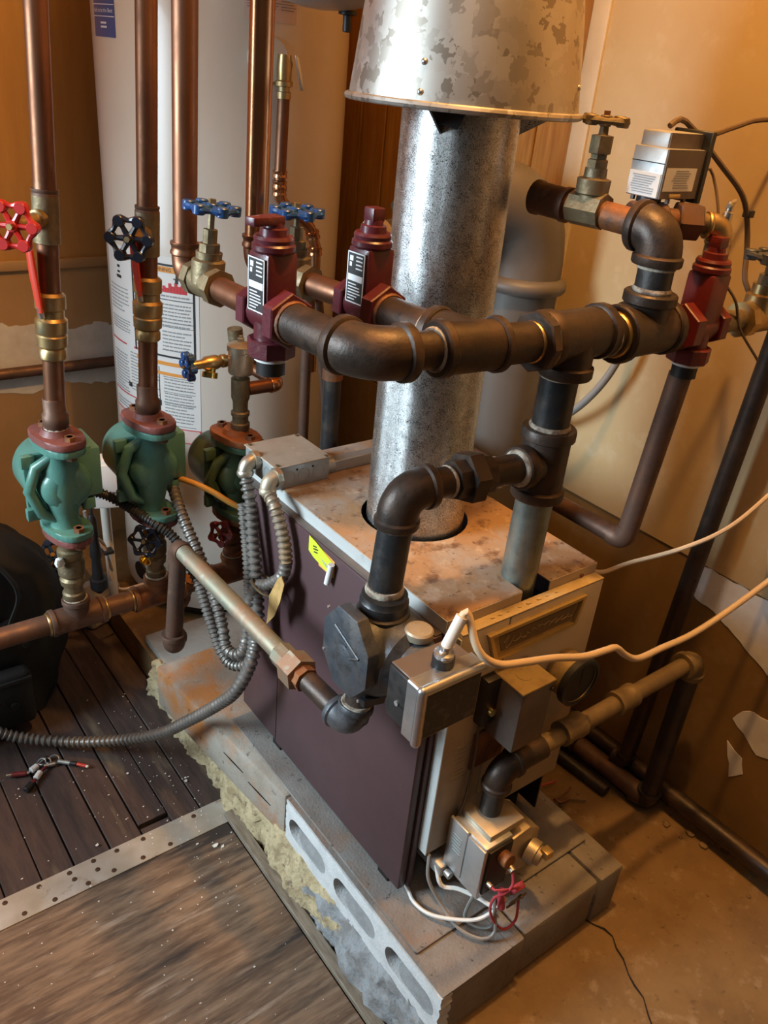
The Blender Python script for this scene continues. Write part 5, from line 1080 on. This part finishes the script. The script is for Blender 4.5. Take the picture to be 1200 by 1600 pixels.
for p, dd in (((0.312, 0.946, 0.911), (0.8, 0, -0.6)), ((0.365, 0.945, 0.838), (0.05, 0, -1)), ((0.358, 0.945, 0.868), (0.3, 0, -0.9))):
    dd = V(dd).normalized(); coupling(tp, V(p) - dd * 0.007, V(p) + dd * 0.007, 0.0125, 'copper_new', 0.003)
# gas control on the tank
gc = thing('heater_control', 'white heater control box with black ribbed knob low on the tank', 'control', (-0.03, 1.04, 0.33))
Rz = Matrix.Rotation(-0.35, 3, 'Z')
b = B().box((-0.068, 1.002, 0.352), (0.008, 1.042, 0.455), 0.005, R=Rz); obj('case', b, 'white_plastic', gc)
obj('case_lid', B().box((-0.066, 0.994, 0.392), (-0.008, 1.002, 0.450), 0.002, R=Rz), 'white_plastic', gc)
b = B().box((-0.026, 0.989, 0.43), (-0.012, 0.997, 0.444), 0.002, R=Rz); obj('button', b, 'white_plastic', gc)
kc, ka = V((0.004, 1.030, 0.425)), V((0.80, 0.45, 0.16)).normalized()
obj('knob', B().lathe(kc, ka, [(0, 0.046), (0.03, 0.048), (0.045, 0.046), (0.05, 0.035), (0.09, 0.03)], 30), 'black_plastic', gc)
a_, bb_, dd_ = frame(ka)
for i in range(22):
    t = 2 * math.pi * i / 22; q_ = kc + (a_ * math.cos(t) + bb_ * math.sin(t)) * 0.0475; obj('knob_rib', B().cyl(q_ + dd_ * 0.006, q_ + dd_ * 0.042, 0.003, n=6), 'black_plastic', gc)
obj('mount', B().cyl((0.04, 1.06, 0.42), (0.11, 1.10, 0.42), 0.026, n=14), 'black_sheet', gc)
for (p, r_, m_) in (([(-0.085, 1.03, 0.346), (-0.080, 1.03, 0.31), (-0.070, 1.03, 0.285), (-0.050, 1.04, 0.255), (-0.042, 1.045, 0.215), (-0.030, 1.055, 0.17), (-0.020, 1.06, 0.13)], 0.0035, 'grey_cord'), ([(-0.072, 1.03, 0.346), (-0.072, 1.03, 0.30), (-0.060, 1.035, 0.262), (-0.046, 1.04, 0.235), (-0.040, 1.05, 0.17), (-0.012, 1.07, 0.115), (0.05, 1.10, 0.09)], 0.0028, 'label_pink')):
    obj('control_lead', B().sweep(spline(p, 0.01), r_, 8), m_, gc)
obj('cable_tie', B().box((-0.052, 1.03, 0.232), (-0.032, 1.05, 0.240), 0.002), 'black_plastic', gc)
obj('gas_tube', B().cyl((-0.035, 1.06, 0.346), (-0.03, 1.06, 0.10), 0.010, n=12), 'tank_white', gc)
obj('view_port', B().cyl(cp(-171, 0.085, -0.004), cp(-171, 0.085, 0.004), 0.022, n=20), 'black_sheet', wh)
ig = thing('igniter_lead', 'black spark lead with rubber boot hanging beside the leftmost pump', 'cable', (-0.085, 0.99, 0.2))
obj('lead', B().sweep(spline([(-0.078, 1.005, 0.42), (-0.084, 0.99, 0.38), (-0.085, 0.99, 0.34)], 0.01), 0.003, 8), 'black_plastic', ig)
obj('boot', B().lathe((-0.085, 0.99, 0.358), (0.02, 0, -1), [(0, 0.005), (0.01, 0.009), (0.05, 0.010), (0.052, 0.008), (0.07, 0.010), (0.095, 0.011), (0.10, 0.009), (0.12, 0.010), (0.145, 0.011), (0.147, 0.017), (0.168, 0.017), (0.18, 0.006)], 16), 'black_plastic', ig)
# ================================================================ CONDUITS AND CORDS
def conn(par, p, d1, d2, m='alu_warm'):
    """90 degree flex connector"""
    p, d1, d2 = V(p), V(d1).normalized(), V(d2).normalized()
    elbow(par, p, d1, d2, 0.020, 0.0115, m, 0.007, 1.12, 16, 'connector')
    return p + d2 * 0.020
ca = thing('flex_conduit', 'grey flexible steel conduit looping from the junction box out over the wooden floor', 'conduit', (0.02, 0.58, 0.40))
e = conn(ca, (0.022, 0.582, 0.622), X, (-0.05, -0.12, -1), 'nickel')
obj('locknut', B().cyl((0.034, 0.582, 0.622), (0.042, 0.582, 0.622), 0.015, n=8), 'nickel', ca)
obj('conduit', corr(B(), [e, (0.019, 0.560, 0.565), (0.016, 0.540, 0.49), (0.012, 0.520, 0.41), (0.004, 0.505, 0.36), (-0.014, 0.492, 0.318), (-0.030, 0.510, 0.255), (-0.042, 0.555, 0.195), (-0.062, 0.620, 0.120), (-0.090, 0.690, 0.045), (-0.135, 0.765, -0.010), (-0.205, 0.835, -0.038), (-0.285, 0.888, -0.030), (-0.345, 0.905, 0.005), (-0.44, 0.90, 0.05)], 0.0098, 0.0108, 12, 0.22), 'flex_grey', ca)
cb = thing('flex_conduit', 'brownish flexible conduit from the junction box bundled against the maroon panel', 'conduit', (0.02, 0.50, 0.30))
e = conn(cb, (0.022, 0.516, 0.622), X, (-0.02, -0.15, -1), 'alu_warm')
obj('locknut', B().cyl((0.034, 0.516, 0.622), (0.042, 0.516, 0.622), 0.015, n=8), 'nickel', cb)
obj('conduit', corr(B(), [e, (0.020, 0.488, 0.59), (0.022, 0.466, 0.55), (0.022, 0.456, 0.515)], 0.0095), 'flex_brown', cb)
obj('conduit', corr(B(), [(0.022, 0.456, 0.516), (0.020, 0.462, 0.488), (0.014, 0.490, 0.458), (0.010, 0.522, 0.435), (0.002, 0.530, 0.39), (-0.006, 0.520, 0.345), (-0.018, 0.520, 0.318), (-0.028, 0.545, 0.315), (-0.024, 0.568, 0.345), (-0.022, 0.600, 0.385), (-0.024, 0.650, 0.435), (-0.026, 0.705, 0.480), (-0.014, 0.775, 0.512)], 0.0092), 'flex_grey', cb)
obj('bundle_tie', B().sweep([V((0.016, 0.505, 0.447)) + V((0.0, 0.030 * math.cos(t * 0.524), 0.0)) + V((0.016 * math.sin(t * 0.524), 0, 0.003 * math.cos(t * 0.524))) for t in range(12)], 0.0022, 6, loop=True), 'brass_old', cb)
cc = thing('pump_cable', 'black ribbed cord running from the leftmost pump down to the conduit bundle', 'cable', (-0.05, 0.70, 0.40))
obj('cord', corr(B(), [(-0.150, 0.800, 0.512), (-0.125, 0.790, 0.505), (-0.100, 0.770, 0.490), (-0.075, 0.715, 0.478), (-0.055, 0.690, 0.462), (-0.045, 0.668, 0.445)], 0.0078, 0.006), 'flex_dark', cc)
obj('cord', corr(B(), [(-0.045, 0.668, 0.445), (-0.040, 0.650, 0.42), (-0.036, 0.622, 0.390), (-0.034, 0.592, 0.345), (-0.032, 0.560, 0.305), (-0.026, 0.530, 0.292), (-0.010, 0.505, 0.310), (0.000, 0.510, 0.36), (0.006, 0.535, 0.41), (0.014, 0.556, 0.47), (0.020, 0.585, 0.55)], 0.0082, 0.007), 'flex_grey', cc)
oc_ = tag(obj('orange_cord', B().sweep(spline([(-0.010, 0.770, 0.520), (0.005, 0.735, 0.522), (0.030, 0.712, 0.510), (0.060, 0.690, 0.488), (0.10, 0.675, 0.465)], 0.008), 0.0052, 10), 'orange_cord'), 'orange cord running from the middle pump behind the boiler', 'cable')
tg = B(); random.seed(3); g0 = [(0.012, 0.450, 0.498), (0.009, 0.436, 0.492), (0.004, 0.438, 0.462), (0.010, 0.462, 0.420), (0.006, 0.478, 0.396), (0.012, 0.484, 0.420), (0.007, 0.474, 0.452), (0.013, 0.462, 0.486)]
tg.prism([V(p) for p in g0], (-0.003, -0.002, 0), 0.0008)
tag(obj('paper_tag', tg, 'paper_tag', sharp=10), 'crumpled tan paper tag hanging from the conduit bundle', 'tag')
# white thermostat cable from the float control to the right wall
wc_ = thing('thermostat_cable', 'cream cable arching from the float control across the boiler front to the right', 'cable', (0.2, 0.06, 0.5))
obj('sheath', B().sweep(spline([(-0.008, 0.084, 0.620), (-0.002, 0.084, 0.632), (0.010, 0.084, 0.657)], 0.005), 0.0068, 12), 'white_cord', wc_)
obj('cable', B().sweep(spline([(0.010, 0.084, 0.655), (0.014, 0.083, 0.662), (0.018, 0.078, 0.650), (0.018, 0.068, 0.632), (0.024, 0.058, 0.616), (0.044, 0.050, 0.602), (0.080, 0.046, 0.593), (0.130, 0.044, 0.580), (0.190, 0.044, 0.558), (0.240, 0.046, 0.547), (0.262, 0.048, 0.540), (0.288, 0.048, 0.518), (0.320, 0.047, 0.500), (0.38, 0.050, 0.492), (0.46, 0.052, 0.485), (0.53, 0.040, 0.515), (0.60, 0.020, 0.570), (0.655, 0.005, 0.625)], 0.008), 0.0046, 10), 'cream_cord', wc_)
w2 = thing('low_voltage_wire', 'thin tan wire running from the boiler corner up to the right wall', 'cable', (0.45, 0.15, 0.5))
obj('wire', B().sweep(spline([(0.326, 0.158, 0.575), (0.36, 0.178, 0.552), (0.40, 0.182, 0.535), (0.44, 0.170, 0.545), (0.49, 0.122, 0.582), (0.53, 0.085, 0.625), (0.58, 0.065, 0.68), (0.655, 0.055, 0.74)], 0.01), 0.0034, 8), 'cream_cord', w2)
w3 = thing('hanging_wire', 'loop of tan wire hanging at the right edge against the wall', 'cable', (0.64, 0.04, 0.4))
obj('wire', B().sweep(spline([(0.648, 0.030, 0.74), (0.642, 0.055, 0.66), (0.640, 0.066, 0.58), (0.640, 0.052, 0.53), (0.642, 0.025, 0.50), (0.648, -0.02, 0.50)], 0.01), 0.0036, 8), 'cream_cord', w3)
# zone valve wiring on the wall
w4 = thing('wall_wire', 'thick brown wire leaving the zone valve up and off to the right', 'cable', (0.64, 0.3, 0.9))
obj('wire', B().sweep(spline([(0.422, 0.236, 1.120), (0.44, 0.240, 1.124), (0.50, 0.255, 1.120), (0.56, 0.262, 1.130), (0.60, 0.250, 1.142), (0.645, 0.225, 1.138), (0.652, 0.10, 1.10)], 0.01), 0.0034, 8), 'brown_cord', w4)
w5 = thing('wall_wire', 'brown wire dropping from the zone valve along the wall past the brass valve', 'cable', (0.6, 0.2, 0.85))
obj('wire', B().sweep(spline([(0.40, 0.246, 1.128), (0.418, 0.246, 1.136), (0.44, 0.240, 1.126), (0.482, 0.218, 1.090), (0.53, 0.206, 1.055), (0.555, 0.203, 1.020), (0.565, 0.198, 0.985), (0.560, 0.186, 0.95), (0.568, 0.170, 0.928), (0.60, 0.150, 0.900), (0.648, 0.120, 0.86)], 0.01), 0.0036, 8), 'brown_cord', w5)
obj('wire_clip', B().box((0.548, 0.199, 1.028), (0.560, 0.210, 1.037), 0.001), 'black_plastic', w5)
w6 = thing('capillary_wire', 'thin bare wire bent down from the zone valve to the red valve', 'cable', (0.44, 0.2, 1.0))
obj('wire', B().sweep(spline([(0.424, 0.215, 1.078), (0.436, 0.212, 1.082), (0.446, 0.208, 1.086), (0.452, 0.200, 1.070), (0.448, 0.185, 1.045), (0.440, 0.168, 1.010), (0.434, 0.158, 0.985), (0.446, 0.150, 0.965), (0.47, 0.140, 0.94), (0.49, 0.135, 0.905), (0.54, 0.125, 0.86)], 0.008), 0.0019, 6), 'brown_cord', w6)
w7 = thing('grey_cable', 'grey cable sagging along the right wall behind the supply riser', 'cable', (0.6, 0.5, 0.52))
obj('cable', B().sweep(spline([(0.648, 0.80, 0.50), (0.646, 0.685, 0.512), (0.642, 0.60, 0.550), (0.630, 0.54, 0.586), (0.612, 0.48, 0.632), (0.605, 0.432, 0.684), (0.610, 0.40, 0.745), (0.62, 0.385, 0.82), (0.64, 0.38, 0.93)], 0.01), 0.0068, 10), 'grey_cord', w7)
# copper scraps of wire on the floor behind the base
w8 = thing('wire_scrap', 'tangle of thin red and copper wire on the floor behind the boiler base', 'wire', (0.44, 0.22, 0.0))
random.seed(14)
for i in range(5):
    p0 = V((0.405 + random.random() * 0.06, 0.17 + random.random() * 0.08, 0.004)); pts = [p0]
    for k in range(5): pts.append(pts[-1] + V((random.uniform(-0.01, 0.035), random.uniform(-0.025, 0.02), random.uniform(-0.002, 0.008)))); pts[-1].z = max(0.003, pts[-1].z)
    obj('strand', B().sweep(spline(pts, 0.006), 0.0018, 6), ('red_wire', 'copper', 'brown_cord')[i % 3], w8)
# ================================================================ TOOL BAG
bg = thing('tool_bag', 'black fabric tool bag slumped on the floor behind the header pipe', 'bag', (-0.36, 1.02, FZ))
random.seed(9); b = B(); rs = []; NN = 40
for i in range(24):
    t = i / 23; z = FZ + 0.002 + 0.415 * t
    prof = (1 - 0.10 * (1 - t) ** 3) * (1.0 if t < 0.55 else math.sqrt(max(0.0, 1 - ((t - 0.55) / 0.46) ** 2)))
    row = []
    for j in range(NN):
        a = 2 * math.pi * j / NN; ca_, sa_ = math.cos(a), math.sin(a)
        ex = 0.225 * math.copysign(abs(ca_) ** 0.7, ca_); ey = 0.135 * math.copysign(abs(sa_) ** 0.7, sa_)
        wob = 1 + 0.035 * math.sin(3 * a + 5 * t) + 0.03 * math.sin(7 * a - 9 * t) + 0.02 * math.sin(13 * a + 17 * t)
        row.append((-0.382 + ex * prof * wob + 0.02 * t, 1.03 + ey * prof * wob, z + 0.008 * math.sin(5 * a + 3 * t) * t))
    rs.append(row)
b.rings(rs); obj('body', b, 'bag_black', bg, sharp=70)
pk = B()
for (cx, cy, z0, z1, w_, d_) in ((-0.30, 0.885, FZ + 0.03, FZ + 0.16, 0.10, 0.035), (-0.44, 0.885, FZ + 0.03, FZ + 0.17, 0.12, 0.035)): 
    b = B(); b.box((cx - w_ / 2, cy - d_ / 2, z0), (cx + w_ / 2, cy + d_ / 2, z1), 0.014, seg=3); o = obj('pocket', b, 'bag_black', bg)
    obj('pocket_trim', B().box((cx - w_ / 2 + 0.002, cy - d_ / 2 - 0.003, z1 - 0.022), (cx + w_ / 2 - 0.002, cy + d_ / 2, z1 - 0.012), 0.002), 'web_black', o)
obj('strap', B().sweep(spline([(-0.30, 0.905, FZ + 0.20), (-0.27, 0.885, FZ + 0.27), (-0.25, 0.90, FZ + 0.33), (-0.30, 0.96, FZ + 0.40), (-0.36, 1.02, FZ + 0.435)], 0.01), 0.011, 8, flat=(1, 0.35)), 'web_black', bg)
obj('carry_handle', B().sweep(spline([(-0.36, 0.94, FZ + 0.33), (-0.345, 0.91, FZ + 0.30), (-0.315, 0.895, FZ + 0.265), (-0.285, 0.90, FZ + 0.25), (-0.262, 0.92, FZ + 0.255)], 0.01), 0.009, 10), 'web_black', bg)
for p in ((-0.250, 0.893, FZ + 0.205), (-0.315, 0.868, FZ + 0.105), (-0.290, 0.866, FZ + 0.09)): obj('buckle', B().lathe(p, (0.1, -1, 0.1), [(0, 0.007), (0.003, 0.007), (0.003, 0.005), (0.001, 0.005)], 14), 'black_plastic', bg)
bg.location.y += 0.06; bg.location.x += 0.008
# ================================================================ KEY BUNCH
kb = thing('key_bunch', 'small bunch of silver bits and red-tipped pegs lying on the planks', 'keys', (-0.272, 0.842, FZ))
kz = FZ + 0.0065
for (p, d) in (((-0.262, 0.838), 0.011), ((-0.249, 0.836), 0.013), ((-0.268, 0.842), 0.009)):
    obj('split_ring', B().sweep([V((p[0] + d * math.cos(t * 0.419), p[1] + d * 0.8 * math.sin(t * 0.419), kz + 0.003 * math.sin(t * 0.419 * 2))) for t in range(15)], 0.0012, 6, loop=True), 'silver', kb)
def peg(a, parts):
    a = V(a)
    for (q0, q1, r, m, nm) in parts: obj(nm, B().cyl((q0[0], q0[1], kz), (q1[0], q1[1], kz), r, n=12, bev=min(r * 0.3, 0.001)), m, kb)
peg((0, 0, 0), [((-0.276, 0.836), (-0.290, 0.830), 0.0062, 'white_plastic', 'bead'), ((-0.293, 0.829), (-0.299, 0.827), 0.003, 'silver', 'pin'), ((-0.298, 0.828), (-0.322, 0.838), 0.0048, 'darkred_paint', 'peg'), ((-0.321, 0.838), (-0.331, 0.842), 0.0028, 'nickel', 'peg_tip')])
peg((0, 0, 0), [((-0.276, 0.818), (-0.288, 0.806), 0.0058, 'label_white', 'bead'), ((-0.289, 0.805), (-0.298, 0.797), 0.0036, 'darkred_paint', 'pin'), ((-0.297, 0.798), (-0.312, 0.787), 0.0062, 'black_plastic', 'peg'), ((-0.262, 0.826), (-0.274, 0.820), 0.003, 'darkred_paint', 'pin')])
peg((0, 0, 0), [((-0.240, 0.828), (-0.222, 0.811), 0.0040, 'box_steel', 'pin'), ((-0.223, 0.812), (-0.213, 0.803), 0.0046, 'black_plastic', 'peg'), ((-0.213, 0.803), (-0.200, 0.788), 0.0034, 'red_grip', 'peg'), ((-0.204, 0.792), (-0.197, 0.785), 0.0028, 'white_plastic', 'peg_tip')])
obj('bar', B().cyl((-0.266, 0.829, kz), (-0.246, 0.825, kz), 0.0042, n=12, bev=0.001), 'silver', kb)
obj('bead', B().ball((-0.256, 0.846, kz), 0.005, 10), 'black_plastic', kb)
obj('bead', B().ball((-0.266, 0.833, kz), 0.0055, 10), 'black_plastic', kb)
